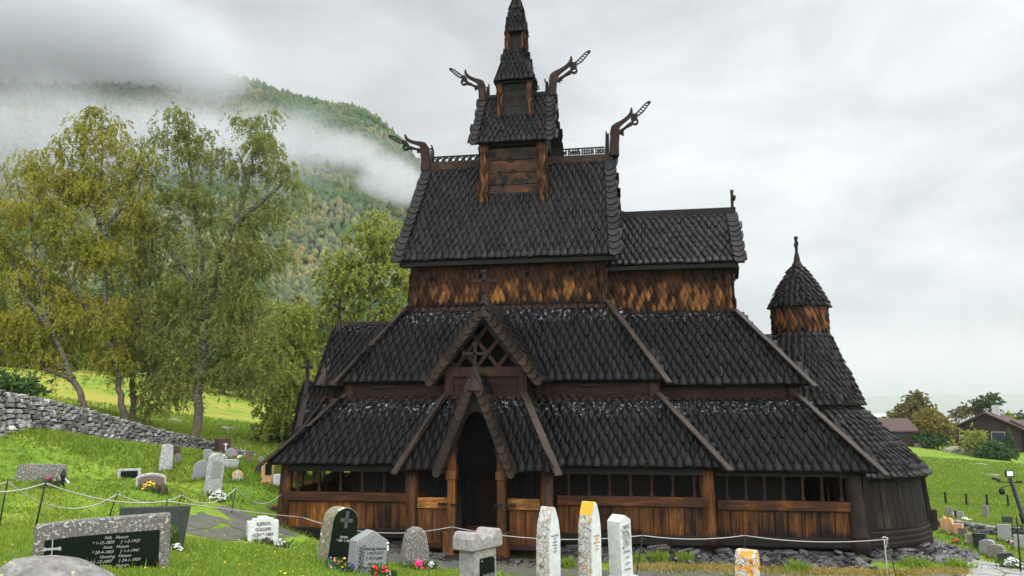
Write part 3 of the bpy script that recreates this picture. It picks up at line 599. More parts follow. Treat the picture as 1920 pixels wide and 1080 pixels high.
def cone_roof(name, prof, mat_, w=.27, P=.26, parent=church, **kw):
    o = merge_tiles(name, cone_tiles(prof, w, P, **kw), mat_, parent); d = MB()
    d.lathe([(p[0] - .02, p[1] - .01) for p in prof] + [(max(.01, prof[-1][0] - .12), prof[-1][1] - .05), (prof[0][0] - .1, prof[0][1] - .09)], (AX, 0, 0), 48); d.build('roof_deck', M['dark'], o, smooth=False); return o
cone_roof('apse_ambulatory_roof', [(4.22, 1.90), (3.15, 3.05), (2.0, 4.25)], M['roofc'], a0=-1.45, a1=1.45)
cone_roof('apse_roof', [(2.16, 4.30), (1.74, 5.3), (1.34, 6.2), (1.02, 7.04)], M['roofc'], w=.24, P=.25)
o = merge_tiles('turret_drum', cone_tiles([(1.03, 7.0), (1.0, 8.1)], .20, .23, shape='spear', first='spear', h0=.035), M['drumsh'], church)
mb = MB(); mb.lathe([(1.0, 6.9), (.98, 8.1)], (AX, 0, 0), 32); mb.build('drum_core', M['dark'], o)
cone_roof('turret_cap', [(1.12, 8.0), (.96, 8.35), (.72, 8.85), (.42, 9.3), (.16, 9.68)], M['roofc'], w=.21, P=.2)
mb = MB(); mb.lathe([(.22, 9.6), (.2, 9.72), (.13, 9.85), (.1, 10.05), (.06, 10.2)], (AX, 0, 0), 12); mb.box((AX, 0, 10.45), (.1, .12, .65)); mb.box((AX, 0, 10.52), (.12, .42, .12)); mb.box((AX, 0, 10.78), (.13, .14, .1)); mb.build('finial', M['dark'], church)
mb = MB(); mb.lathe([(1.85, 3.9), (1.85, 4.5)], (AX, 0, 0), 36); mb.build('apse_upper_wall', M['dark'], church)
mb = MB(); n_ = 44
for i in range(n_):
    q = -1.5 + 3.0 * (i + .5) / n_; wd_ = 3.95 * 3.0 / n_ - .02; c_, s_ = math.cos(q), math.sin(q); rj = random.uniform(-.015, .015)
    P8 = []
    for z, r_o in ((.2, 4.02 + rj), (2.05, 3.82 + rj)):
        for dr, dt in ((0, -1), (0, 1), (-.07, 1), (-.07, -1)): P8.append((AX + (r_o + dr) * c_ - dt * wd_ / 2 * s_, (r_o + dr) * s_ + dt * wd_ / 2 * c_, z))
    mb.add(P8, [(0, 1, 5, 4), (1, 2, 6, 5), (2, 3, 7, 6), (3, 0, 4, 7), (4, 5, 6, 7), (3, 2, 1, 0)])
aw = mb.build('apse_wall', M['apse'], church)
mb = MB(); mb.lathe([(3.9, -.32), (4.12, -.32), (4.14, -.2), (4.10, -.17), (4.11, -.03), (4.08, 0), (4.10, .14), (4.05, .19), (4.07, .27), (3.9, .28)], (AX, 0, 0), 60, -1.5, 1.5); mb.build('sill_beam', M['apse'], aw, smooth=False)
for q in (-.22, .5):
    c_, s_ = math.cos(q), math.sin(q); mb = MB(); mb.beam((AX + 4.14 * c_, 4.14 * s_, -.1), (AX + 3.9 * c_, 3.9 * s_, 2.0), .22, .16, (c_, s_, .1)); mb.box((AX + 4.2 * c_, 4.2 * s_, .28), (.24, .26, .7), q); mb.build('buttress', M['apse'], aw, bevel=.03)
# ridge boards and crests
mb = MB(); mb.box((0, 0, 14.42), (8.0, .13, .30)); rb = mb.build('ridge_board', M['dragon'], rm, bevel=.01)
mb = MB()
def ring(mb, x, z, r, t_=.03, y=0, th=.05, n=14):
    V = []
    for ry, yy in ((r + t_, -th), (r - t_ * .2, -th), (r - t_ * .2, th), (r + t_, th)):
        for q in np.linspace(0, 2 * math.pi, n, endpoint=False): V.append((x + ry * math.cos(q), y + yy, z + ry * math.sin(q)))
    mb.add(V, [(i * n + j, i * n + (j + 1) % n, ((i + 1) % 4) * n + (j + 1) % n, ((i + 1) % 4) * n + j) for i in range(4) for j in range(n)])
x = -3.6
while x < -1.5:
    ring(mb, x, 14.70, .085, .035); mb.beam((x + .1, 0, 14.58), (x + .17, 0, 14.84), .05, .03, (0, 1, 0)); mb.beam((x + .2, 0, 14.58), (x + .13, 0, 14.84), .05, .03, (0, 1, 0)); x += .285
mb.box((-2.55, 0, 14.85), (2.4, .07, .05)); mb.box((-2.55, 0, 14.575), (2.4, .09, .05))
mb.build('ridge_crest', M['dark'], rm)
mb = MB(); x = 1.5; pat = [(0, 1), (0, 1), (.1, .9), (-.5, .5), (0, 1), (.7, 0), (0, 1), (-.3, 1)]
while x < 3.62:
    t_ = random.choice(pat); k = random.random()
    mb.beam((x, 0, 14.56), (x + t_[0] * .1, 0, 14.86), .05, .035, (0, 1, 0))
    if k < .35: ring(mb, x + .06, 14.71, .05, .025, n=8)
    elif k < .7: mb.beam((x - .05, 0, 14.64), (x + .1, 0, 14.80), .05, .03, (0, 1, 0)); mb.beam((x + .1, 0, 14.62), (x - .04, 0, 14.78), .05, .03, (0, 1, 0))
    x += .095
mb.box((2.55, 0, 14.875), (2.25, .07, .045)); mb.build('ridge_crest', M['dark'], rm)
mb = MB(); mb.box((6.3, 0, 11.98), (5.0, .12, .26)); mb.build('ridge_board', M['dark'], rcm, bevel=.01)
mb = MB(); mb.box((8.68, 0, 12.42), (.11, .12, .75)); mb.box((8.74, 0, 12.48), (.14, .5, .12)); mb.box((8.68, 0, 12.76), (.13, .16, .1)); mb.build('cross', M['dragon'], rcm)
# dragon heads
HEAD = [(1145.5, 251), (1147, 243), (1149, 235.5), (1153, 232), (1158, 229), (1165, 226), (1173, 221), (1179, 216), (1182.5, 211), (1184, 206), (1184.6, 201.5), (1187, 202.5), (1188.3, 207), (1188.4, 212), (1187, 217), (1182, 222), (1175.5, 227.5), (1168, 233), (1163, 239), (1164, 243), (1171, 239), (1177, 234), (1182, 230), (1186, 228), (1188, 234), (1184, 236.5), (1176, 240), (1169, 246), (1165.5, 251)]
NECK = [(1144.5, 292), (1162, 292), (1162, 283), (1162, 268), (1163.5, 251), (1147, 251), (1145.5, 270)]
def dragon(ox, oz, sx, parent, sc=.0226, rot=0, neck=1.0, hs=1.0, mat_='dragon'):
    """head facing +x*sx; profile in metres relative to the foot of the neck"""
    def tr(p, thr=True):
        x = (p[0] - 1152) * sc; z = (292 - p[1]) * sc; nz = 41 * sc
        if z > nz:
            dx, dz = (x) * 1.0, (z - nz); c_, s_ = math.cos(rot), math.sin(rot); x, z = (dx * c_ + dz * s_) * hs, (-dx * s_ + dz * c_) * hs + nz * neck
        else: z = z * neck
        return (ox + sx * x, oz + z)
    def pr(mb, poly, y0, y1):
        q = [tr(p) for p in poly]; ar = sum(q[i][0] * q[(i + 1) % len(q)][1] - q[(i + 1) % len(q)][0] * q[i][1] for i in range(len(q)))
        if ar < 0: q = q[::-1]
        mb.prism(q, y0, y1)
    mb = MB(); pr(mb, NECK, -.17, .17); nk = mb.build('dragon_head', M[mat_], parent, bevel=.05, seg=2)
    mb = MB(); pr(mb, HEAD, -.09, .09); mb.build('jaws', M[mat_], nk, bevel=.03, seg=2)
    mb = MB(); e1 = tr((1192, 229)); ring(mb, e1[0], e1[1], .085, .06, th=.06)
    pr(mb, [(1184, 224), (1189, 214), (1195, 214), (1197, 220), (1194, 226), (1187, 229)], -.07, .07); mb.build('snout_curl', M['dark'], nk)
    mb = MB(); A = (1190, 219); B_ = (1219, 195); n2 = 7; ux, uy = (B_[0] - A[0]), (B_[1] - A[1]); l = math.hypot(ux, uy); px_, py_ = -uy / l, ux / l
    def tp(t_, s_): ww = (2.0 + 1.6 * math.sin(math.pi * t_)); b_ = math.sin(t_ * math.pi * 1.6) * 1.4; return tr((A[0] + ux * t_ + px_ * (s_ * ww + b_), A[1] + uy * t_ + py_ * (s_ * ww + b_)))
    pts = np.linspace(0, 1, 11)
    for s_ in (-1, 1): mb.tube([(tp(t_, s_)[0], 0, tp(t_, s_)[1]) for t_ in pts], .027, 6)
    for i in range(n2):
        t_ = (i + .5) / n2; a = tp(t_ - .05, -1); b_ = tp(t_ + .05, 1); mb.tube([(a[0], 0, a[1]), (b_[0], 0, b_[1])], .025, 5)
    e = tp(1, 0); mb.tube([(e[0], 0, e[1] - .05), (e[0] + .02 * sx, 0, e[1] + .05)], .05, 6); mb.build('tongue', M['dark'], nk)
    mb = MB()
    for i in range(11):
        v = 289 - i * 4.0; x0 = 1144.5; a = tr((x0, v)); b_ = tr((x0 - 6.5 + i * .15, v + 2)); mb.beam((a[0], 0, a[1]), (b_[0], 0, b_[1] ), .07, .05, (0, 1, 0))
    a = [tr((x0 - 7 + i * .17, 291 - i * 4.3)) for i in range(12)]; mb.tube([(p[0], 0, p[1]) for p in a], .035, 5); mb.build('mane', M['dark'], nk)
    mb = MB()
    for i in range(4): a = tr((1166, 250 - i * 3)); b_ = tr((1171, 254 - i * 3)); mb.beam((a[0], 0, a[1]), (b_[0], 0, b_[1]), .06, .03, (0, 1, 0))
    mb.build('beard', M['dark'], nk)
dragon(4.03, 14.45, 1, rm); dragon(-3.93, 14.25, -1, rm, rot=.30, neck=1.0, hs=.92)
# ridge turret, three stages
mb = MB(); X1, Y1 = 1.30, .98
for s_ in (-1, 1):
    for k in range(4): mb.box((0, s_ * (Y1 - .1), 12.98 + k * .52), (2.2, .08, .50))
    for k in range(4): mb.box((s_ * (X1 - .12), 0, 12.98 + k * .52), (.08, 1.7, .50))
tw = mb.build('turret_wall', M['carve'], church, bevel=.01)
mb = MB()       # carved scroll work on the panel
for s_ in (-1, 1):
    for k in range(34):
        x = random.uniform(-.9, .9); z = random.choice([13.35, 13.6, 13.75, 14.35, 14.5]) + random.uniform(-.12, .12); V = MB(); ring(mb, x, z, random.uniform(.04, .09), .022, y=s_ * (Y1 - .045), th=.018, n=9)
mb.box((0, -Y1 + .08, 12.74), (2.05, .14, .10)); mb.build('carving', M['dark'], tw)
for sx in (-1, 1):
    for sy in (-1, 1): tile_post('turret_post', sx * 1.24, sy * 1.0, 12.25, 14.95, .32, M['post_sh'], tw, (-sx * .02, -sy * .1))
t1 = [(-1.74, -1.22, 14.98), (1.74, -1.22, 14.98), (1.57, 0, 17.28), (-1.57, 0, 17.28)]; t1n = [(1.74, 1.22, 14.98), (-1.74, 1.22, 14.98), (-1.57, 0, 17.28), (1.57, 0, 17.28)]
rt1 = shingle_roof('turret_roof', [t1, t1n], M['roofw'], w=.22, P=.29, curve=.03)
for s_ in (-1, 1):
    for sy in (-1, 1): rake_tiles('rake_shingles', (s_ * 1.60, sy * 1.25, 14.94), (s_ * 1.44, sy * .03, 17.2), (s_, 0, 0), (0, sy * .88, .47), rt1, M['roofw'], w=.34, step=.28)
mb = MB(); gable(mb, -1.3, 1.05, 14.95, 17.1, .05); gable(mb, 1.3, 1.05, 14.95, 17.1, .05); mb.box((0, 0, 14.93), (2.7, 2.0, .1)); mb.build('turret_gable', M['dark'], church)
mb = MB(); mb.box((0, 0, 17.32), (3.1, .1, .22)); mb.build('ridge_board', M['dark'], rt1)
dragon(1.50, 17.2, 1, rt1, sc=.0185, neck=.8, hs=1.25, rot=.05); dragon(-1.45, 17.15, -1, rt1, sc=.0185, neck=.8, hs=1.08, rot=.12)
mb = MB()
for s_ in (-1, 1):
    for k in range(4): mb.box((0, s_ * .46, 16.52 + k * .36), (1.1, .06, .35)); mb.box((s_ * .60, 0, 16.52 + k * .36), (.06, .9, .35))
tw2 = mb.build('turret_wall', M['dark'], church, bevel=.008)
mb = MB()
for k in range(26): ring(mb, random.uniform(-.45, .45), random.uniform(16.9, 17.5), random.uniform(.04, .08), .02, y=-.495, th=.015, n=8)
mb.box((0, -.5, 16.32), (1.1, .12, .08)); mb.build('carving', M['dark'], tw2)
for sx in (-1, 1):
    for sy in (-1, 1): tile_post('turret_post', sx * .66, sy * .52, 16.2, 17.85, .2, M['post_sh'], tw2, (-sx * .02, -sy * .04))
def pyr(x0, y0, z0, x1, y1, z1): return quadrect(-x0, x0, -y0, y0, z0, -x1, x1, -y1, y1, z1)
rt2 = shingle_roof('turret_roof', pyr(.82, .74, 17.80, .38, .30, 19.28), M['roofw'], w=.19, P=.27, margin=-.02)
mb = MB(); mb.box((0, 0, 17.75), (1.5, 1.25, .12)); mb.build('eaves_beam', M['dark'], rt2)
mb = MB(); mb.box((0, 0, 19.65), (.6, .45, .9)); tw3 = mb.build('turret_wall', M['dark'], church)
for sx in (-1, 1):
    for sy in (-1, 1): tile_post('turret_post', sx * .33, sy * .26, 19.2, 20.1, .17, M['post_sh'], tw3)
rt3 = shingle_roof('spire_roof', quadrect(-.41, .44, -.40, .40, 20.05, -.24, .26, -.22, .22, 21.2), M['roofw'], w=.16, P=.24, margin=-.02); 
shingle_roof('spire_roof', quadrect(-.25, .27, -.23, .23, 21.15, -.03, .03, -.03, .03, 21.95), M['roofw'], w=.13, P=.2, margin=-.01)
# porches (south and west)
def porch(P):
    """P(lx, out, z): lx along the wall, out = distance from the nave centre line"""
    S = lambda *q: [P(*a) for a in q]
    fr = [(-2.5, 7.65, 2.33), (-1.12, 7.65, 2.33), (-.22, 6.3, 4.65), (-1.28, 6.3, 4.65)]; fr2 = [(1.12, 7.65, 2.33), (2.5, 7.65, 2.33), (1.28, 6.3, 4.65), (.22, 6.3, 4.65)]; rs = [(2.5, 7.65, 2.33), (2.5, 6.3, 2.33), (1.28, 4.3, 4.65), (1.28, 6.3, 4.65)]; ls = [(-2.5, 6.3, 2.33), (-2.5, 7.65, 2.33), (-1.28, 6.3, 4.65), (-1.28, 4.3, 4.65)]
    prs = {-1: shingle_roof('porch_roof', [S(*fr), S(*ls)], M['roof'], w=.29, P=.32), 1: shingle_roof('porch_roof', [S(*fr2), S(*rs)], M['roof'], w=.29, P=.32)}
    for sx in (-1, 1):
        a = P(sx * 2.5, 7.65, 2.33); b = P(sx * 1.28, 6.3, 4.65); n_ = np.array(P(sx * .8, 1.2, 1)) - np.array(P(0, 0, 0)); hip_boards(prs[sx], [(a, b, n_)], ext=.25)
    # wall box under the gable
    mb = MB()
    def bx(x0, x1, o0, o1, z0, z1, m_=None):
        m_ = m_ or mb; V = [P(x, o_, z) for z in (z0, z1) for x, o_ in ((x0, o0), (x1, o0), (x1, o1), (x0, o1))]; m_.add(V, [(0, 3, 2, 1), (4, 5, 6, 7), (0, 1, 5, 4), (1, 2, 6, 5), (2, 3, 7, 6), (3, 0, 4, 7)])
    bx(-1.15, 1.15, 6.08, 6.16, 4.55, 5.0); bx(-1.15, 1.15, 6.10, 6.18, 5.01, 5.28); bx(-1.4, 1.4, 6.12, 6.26, 5.30, 5.62); bx(-1.3, -1.22, 4.2, 6.1, 4.5, 5.6); bx(1.22, 1.3, 4.2, 6.1, 4.5, 5.6); bx(-1.15, 1.15, 6.2, 6.27, 4.6, 4.72)
    gw = mb.build('porch_gable_wall', M['brown'], church)
    for sx in (-1, 1): mb = MB(); bx(sx * 1.25 - .16, sx * 1.25 + .16, 6.0, 6.24, 4.5, 5.66); mb.build('gable_post', M['brown'], gw, bevel=.02)
    # lattice
    mb = MB(); zz0, hw0, zt = 5.62, 1.35, 7.45
    def inside(x, z): return abs(x) <= hw0 * (zt - z) / (zt - zz0) and z >= zz0
    for sg in (-1, 1):
        for c_ in np.arange(-3.2, 3.3, .72):
            p = [(x, zz0 + (x - c_) * sg * 1.25) for x in np.linspace(-1.5, 1.5, 121)]; p = [q for q in p if inside(*q)]
            if len(p) > 4: mb.beam(P(p[0][0], 6.13 + .03 * sg, p[0][1]), P(p[-1][0], 6.13 + .03 * sg, p[-1][1]), .12, .03, np.array(P(0, 1, 0)) - np.array(P(0, 0, 0)))
    mb.build('lattice', M['brown'], gw)
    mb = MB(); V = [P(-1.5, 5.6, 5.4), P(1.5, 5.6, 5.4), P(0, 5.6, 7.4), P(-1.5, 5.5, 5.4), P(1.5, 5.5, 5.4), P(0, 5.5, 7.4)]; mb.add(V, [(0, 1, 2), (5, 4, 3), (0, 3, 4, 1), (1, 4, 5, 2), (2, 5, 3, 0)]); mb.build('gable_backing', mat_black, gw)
    outv = np.array(P(0, 1, 0), float) - np.array(P(0, 0, 0), float); xv = np.array(P(1, 0, 0), float) - np.array(P(0, 0, 0), float)
    # upper gable roof (in two slopes, flaring at the eaves)
    R_ = [(1.95, 6.50, 5.12), (1.95, 4.50, 5.12), (0, 2.75, 7.72), (0, 6.50, 7.72)]; L_ = [(-1.95, 4.50, 5.12), (-1.95, 6.50, 5.12), (0, 6.50, 7.72), (0, 2.75, 7.72)]
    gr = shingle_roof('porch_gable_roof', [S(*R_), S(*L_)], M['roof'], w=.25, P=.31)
    def barge(parent, hw, z0, zt, o_, w, step):
        for sx in (-1, 1):
            a = np.array(P(sx * hw, o_, z0)); b = np.array(P(sx * .05, o_, zt)); nn = outv; rake_tiles('barge_shingles', a, b, xv * sx, nn, parent, M['bargesh'], w=w, step=step, lift=.05, tipl=.12)
            mb = MB(); mb.beam(a + xv * sx * .12 - outv * .1, b - outv * .1 + np.array([0, 0, .1]), .30, .06, np.cross(b - a, outv) * sx); mb.build('verge_board', M['board'], parent, bevel=.01)
            mb = MB(); mb.beam(a - xv * sx * .08 - outv * .03, b - outv * .03 - np.array([0, 0, .1]), w * .9, .05, outv); mb.build('barge_board', M['dark'], parent)
    barge(gr, 1.86, 5.14, 7.5, 6.5, .36, .27)
    mb = MB(); V = [P(0, o_, 7.78) for o_ in (6.5, 2.9)]; mb.beam(V[0], V[1], .14, .16); mb.build('ridge_board', M['board'], gr)
    def cross(o_, z0, z1, arm, parent, th=.11):
        mb = MB(); h = z1 - z0
        V = []; zs = [(z0 - .5, .40), (z0 - .15, .24), (z0 + .12 * h, .13), (z0 + .3 * h, .085), (z0 + .32 * h, .11), (z0 + .36 * h, .11), (z0 + .38 * h, .07)]
        mb.tube([P(0, o_, z) for z, r in zs], [r * .8 for z, r in zs], 8)
        p0 = P(0, o_, z0 + .3 * h); p1 = P(0, o_, z1 - .1); mb.beam(p0, p1, th, th, xv); mb.beam(P(0, o_, z1 - .12), P(0, o_, z1), th * 1.5, th * 1.4, xv)
        za = z0 + .66 * h; mb.beam(P(-arm, o_, za), P(arm, o_, za), th, th * .9); 
        for sx in (-1, 1): mb.beam(P(sx * arm, o_, za), P(sx * (arm + .07), o_, za), th * 1.3, th * 1.25)
        return mb.build('cross', M['board'], parent, bevel=.008)
    cross(6.42, 7.75, 8.88, .36, gr)
    # lower gable over the doorway
    R_ = [(1.22, 7.85, 2.2), (1.22, 6.9, 2.2), (0, 6.15, 5.36), (0, 7.85, 5.36)]; L_ = [(-1.22, 6.9, 2.2), (-1.22, 7.85, 2.2), (0, 7.85, 5.36), (0, 6.15, 5.36)]
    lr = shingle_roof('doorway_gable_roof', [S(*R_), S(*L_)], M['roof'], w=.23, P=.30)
    barge(lr, 1.2, 2.26, 5.15, 7.85, .32, .27); cross(7.8, 5.3, 6.32, .34, lr, .1)
    # arch board in the lower gable
    mb = MB(); xs = np.linspace(-.62, .62, 17); arch = [(x, 3.0 + 1.15 * (1 - (abs(x) / .62) ** 2.2)) for x in xs]; V = []; k = len(arch)
    for o_ in (7.62, 7.70):
        for x, z in arch: V.append(P(x, o_, z))
        for x, z in arch: V.append(P(x * 1.55 if abs(x) > .5 else x * 1.5, o_, max(z, 5.15 - abs(x) * 1.5 / .45 * .95 - .1) if abs(x) < .6 else 2.5))
    F = []
    for i in range(k - 1): F += [(i, i + 1, k + i + 1, k + i), (2 * k + i, 3 * k + i, 3 * k + i + 1, 2 * k + i + 1), (i, 2 * k + i, 2 * k + i + 1, i + 1)]
    mb.add(V, F); dw = mb.build('doorway_arch', M['dark'], church)
    for sx in (-1, 1):
        mb = MB(); prf = [(.60, 3.3), (.68, 3.1), (.58, 2.95), (.66, 2.7), (.70, 2.35), (.95, 2.35), (1.0, 2.8), (.85, 3.3)]
        V = [P(sx * x, o_, z) for o_ in (7.55, 7.64) for x, z in prf]; k = len(prf); mb.add(V, [tuple(range(k)), tuple(range(2 * k - 1, k - 1, -1))] + [(i, (i + 1) % k, (i + 1) % k + k, i + k) for i in range(k)]); mb.build('bracket', M['brown'], dw)
        mb = MB(); bx(sx * .80 - .13, sx * .80 + .13, 7.40, 7.66, .42, 3.2); p_ = mb.build('doorway_pillar', M['porchpost'], dw, bevel=.03)
        mb = MB(); bx(sx * .80 - .17, sx * .80 + .17, 7.36, 7.70, 2.02, 2.30); mb.build('capital', M['porchpost'], p_, bevel=.02)
        mb = MB(); bx(sx * .86 - .18, sx * .86 + .18, 7.36, 7.72, -.32, .44); mb.build('pillar_base', M['porchpost'], p_, bevel=.02)
        mb = MB(); mb.beam(P(sx * .6, 7.72, 1.26), P(sx * 1.25, 7.48, 1.26), .05, .07); mb.build('iron_strap', M['dark'], p_)
        # porch half walls
        mb = MB()
        for i in range(2): x0 = 1.0 + i * .51; a_, b_ = sorted((sx * x0, sx * (x0 + .49))); bx(a_, b_, 7.22, 7.29, .02, 1.15)
        hw_ = mb.build('plank_wall', M['porchpost'], church, bevel=.008)
        mb = MB(); a_, b_ = sorted((sx * .96, sx * 1.98)); bx(a_, b_, 7.26, 7.40, 1.10, 1.44); mb.build('rail', M['porchrail'], hw_, bevel=.02)
        mb = MB(); bx(a_, b_, 7.2, 7.42, -.12, .06); mb.build('sill_beam', M['brown'], hw_, bevel=.02)
        mb = MB(); bx(*sorted((sx * 2.05, sx * 2.15)), 5.9, 7.15, .0, 1.3); bx(*sorted((sx * 2.0, sx * 2.2)), 5.9, 7.15, -.15, .1); bx(*sorted((sx * 2.03, sx * 2.2)), 5.9, 7.15, 1.15, 1.45); mb.build('side_wall', M['plankd'], hw_)
        mb = MB(); mb.tube([P(sx * 2.18, 7.25, z) for z in (-.35, .14, .18, .24, .3, 1.2, 2.35)], [.26, .26, .24, .26, .22, .215, .2], 14); mb.build('porch_post', M['porchpost'], church, smooth=True)
        mb = MB(); mb.tube([P(sx * .95, 5.95, z) for z in (0, .2, .24, 2.3)], [.2, .2, .16, .14], 10); mb.build('inner_column', M['dark'], church, smooth=True)
        mb = MB()
        for q in (1.3, 1.42, 1.54, 1.66, 1.78): mb.tube([P(sx * q, 5.95, 1.4), P(sx * q, 5.95, 2.2)], .02, 5)
        mb.build('window_bars', M['dark'], church)
    mb = MB(); bx(-2.3, -.66, 7.15, 7.35, 2.25, 2.45); bx(.66, 2.3, 7.15, 7.35, 2.25, 2.45); mb.build('lintel', M['dark'], church)
    mb = MB(); mb.prism([(-1.15, 2.2), (1.15, 2.2), (0, 5.05)], 0, .06, lambda x, o_, z: P(x, 6.9 + o_, z)); mb.build('doorway_shade_sheet', mat_black, dw)  # upright black sheet, painted shade inside the lower gable
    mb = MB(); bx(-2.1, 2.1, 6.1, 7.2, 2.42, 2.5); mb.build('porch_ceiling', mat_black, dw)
    mb = MB(); bx(-.62, .62, 7.3, 7.75, -.12, .02); bx(-.9, .9, 7.6, 8.05, -.35, -.22); bx(-.7, .7, 6.0, 6.15, 0, .42); bx(-2.1, 2.1, 5.9, 7.3, -.16, -.06); mb.build('step', M['brown'], church, bevel=.02)
    mb = MB(); bx(-.75, .75, 4.19, 4.25, 0, 2.9); mb.build('door', M['brown'], church)
M['bargesh'] = shingle_mat('barge shingles', (.011, .008, .006), (.024, .015, .010), (.10, .045, .018), .24, rough=(.4, .65))
M['porchrail'] = wood_mat('porch rail timber', (.012, .007, .005), (.36, .15, .035), .44, .70, (.7, 7, 7), .6)
porch(lambda lx, o_, z: (lx, -o_, z)); porch(lambda lx, o_, z: (-(o_ + 1.28), -lx, z))
# foundation
def rocks(mb_list, P_, S_, flat=.5, seed=1, rough=.25):
    r = np.random.default_rng(seed); n = len(P_); base = ICO / np.abs(ICO).max(1, keepdims=True) * .78 * .5 + ICO * .5
    V = base[None] * r.uniform(1 - rough, 1 + rough, (n, 12, 1)) * S_[:, None, :]; a = r.uniform(0, 6.28, n) * .12; 
    return V, a
def rock_mesh(name, Pn, S_, rz, mat_, parent=None, rough=.22, tilt=.15, seed=1):
    """one mesh of many angular stones at Pn (n,3) with half sizes S_ (n,3) and heading rz"""
    r = np.random.default_rng(seed); n = len(Pn); 
    cube = np.array([(x, y, z) for x in (-1, 1) for y in (-1, 1) for z in (-1, 1)], float); dirs = []
    # chamfered block: 24 verts
    T = []
    for c in cube:
        for ax in range(3): q = c.copy(); q[ax] *= 1.0; k = [i for i in range(3) if i != ax]; q2 = c * .72; q2[ax] = c[ax]; T.append(q2)
    T = np.array(T); V = T[None] * r.uniform(1 - rough, 1 + rough * .4, (n, 8, 1)).repeat(3, 1) * S_[:, None, :] + r.normal(0, .03, (n, 24, 3)) * S_[:, None, :]
    idx = {tuple(c): i * 3 for i, c in enumerate(cube.astype(int))}
    F = []
    for ax in range(3):
        o_ = [i for i in range(3) if i != ax]
        for s_ in (-1, 1):
            ring_ = []
            for a, b in ((-1, -1), (1, -1), (1, 1), (-1, 1)):
                c = [0, 0, 0]; c[ax] = s_; c[o_[0]] = a; c[o_[1]] = b; ring_.append(idx[tuple(c)] + ax)
            F.append(ring_)
    for ax in range(3):       # edge quads along axis ax
        o_ = [i for i in range(3) if i != ax]
        for a in (-1, 1):
            for b in (-1, 1):
                c0 = [0, 0, 0]; c0[ax] = -1; c0[o_[0]] = a; c0[o_[1]] = b; c1 = list(c0); c1[ax] = 1; i0, i1 = idx[tuple(c0)], idx[tuple(c1)]; F.append([i0 + o_[0], i1 + o_[0], i1 + o_[1], i0 + o_[1]])
    for i in range(8): F.append([i * 3, i * 3 + 1, i * 3 + 2, i * 3 + 2])
    F4 = np.array([f for f in F if len(set(f)) == 4]); 
    tx = r.normal(0, tilt, n); ty = r.normal(0, tilt, n)
    Rm = np.array([np.array(Matrix.Rotation(a, 3, 'Z') @ Matrix.Rotation(b, 3, 'X') @ Matrix.Rotation(c, 3, 'Y')) for a, b, c in zip(rz, tx, ty)])
    W = np.einsum('nij,nkj->nki', Rm, V) + Pn[:, None, :]
    me = bpy.data.meshes.new(name); tri = np.array([[i * 3, i * 3 + 1, i * 3 + 2] for i in range(8)])
    off = (np.arange(n) * 24)[:, None, None]; q4 = (F4[None] + off).reshape(-1, 4); q3 = (tri[None] + off).reshape(-1, 3)
    me.from_pydata(W.reshape(-1, 3).tolist(), [], q4.tolist() + q3.tolist()); me.update()
    bm_fix(me); o = bpy.data.objects.new(name, me); COL.objects.link(o); me.materials.append(mat_)
    if parent is not None: o.parent = parent
    return o

def bm_fix(me):
    bm = bmesh.new(); bm.from_mesh(me); bmesh.ops.recalc_face_normals(bm, faces=bm.faces); bm.to_mesh(me); bm.free()
fp = []
def fline(A, B, z1, n):
    for i in range(n):
        t_ = (i + random.uniform(-.4, .4)) / n; fp.append((A[0] + (B[0] - A[0]) * t_, A[1] + (B[1] - A[1]) * t_, random.uniform(-1.0, z1), math.atan2(B[1] - A[1], B[0] - A[0])))
fline((-7.3, -6.0), (-2.3, -6.0), -.12, 75); fline((-2.3, -7.3), (2.3, -7.3), -.3, 60); fline((2.3, -6.0), (7.3, -6.0), -.12, 80); fline((7.3, -5.45), (11.8, -5.45), -.2, 80); fline((-7.3, 6), (-7.3, -6), -.15, 90)
for i in range(190):
    q = random.uniform(-1.5, 1.2); r_ = random.uniform(3.9, 4.22); fp.append((AX + r_ * math.cos(q), r_ * math.sin(q), random.uniform(-1.3, -.36), q + 1.57))
fp = np.array(fp); S_ = np.stack([rng.uniform(.12, .36, len(fp)), rng.uniform(.12, .22, len(fp)), rng.uniform(.04, .12, len(fp))], 1)
lab = np.repeat(range(6), [75, 60, 80, 80, 90, 190])
for k in range(6): rock_mesh('stone_foundation', fp[lab == k, :3], S_[lab == k], fp[lab == k, 3], M['footstone'], church, seed=4 + k)
mb = MB(); mb.box((0, 0, -.62), (14.2, 11.7, .95)); mb.box((9.3, 0, -.7), (4.8, 10.5, .9)); mb.lathe([(3.75, -1.4), (3.75, -.3)], (AX, 0, 0), 40, -1.5, 1.5); mb.build('foundation_core', M['wetrock'], church)
def leaf_quads(C, size, r, flat=0.0):
    n = len(C); a = r.normal(0, 1, (n, 3)); a[:, 2] -= flat; a /= np.linalg.norm(a, axis=1)[:, None]; b = np.cross(a, r.normal(0, 1, (n, 3))); b /= np.linalg.norm(b, axis=1)[:, None] + 1e-9
    s_ = size * r.uniform(.6, 1.25, (n, 1)); a = a * s_; b = b * s_ * .6
    return np.stack([C - a, C + b, C + a, C - b], 1)
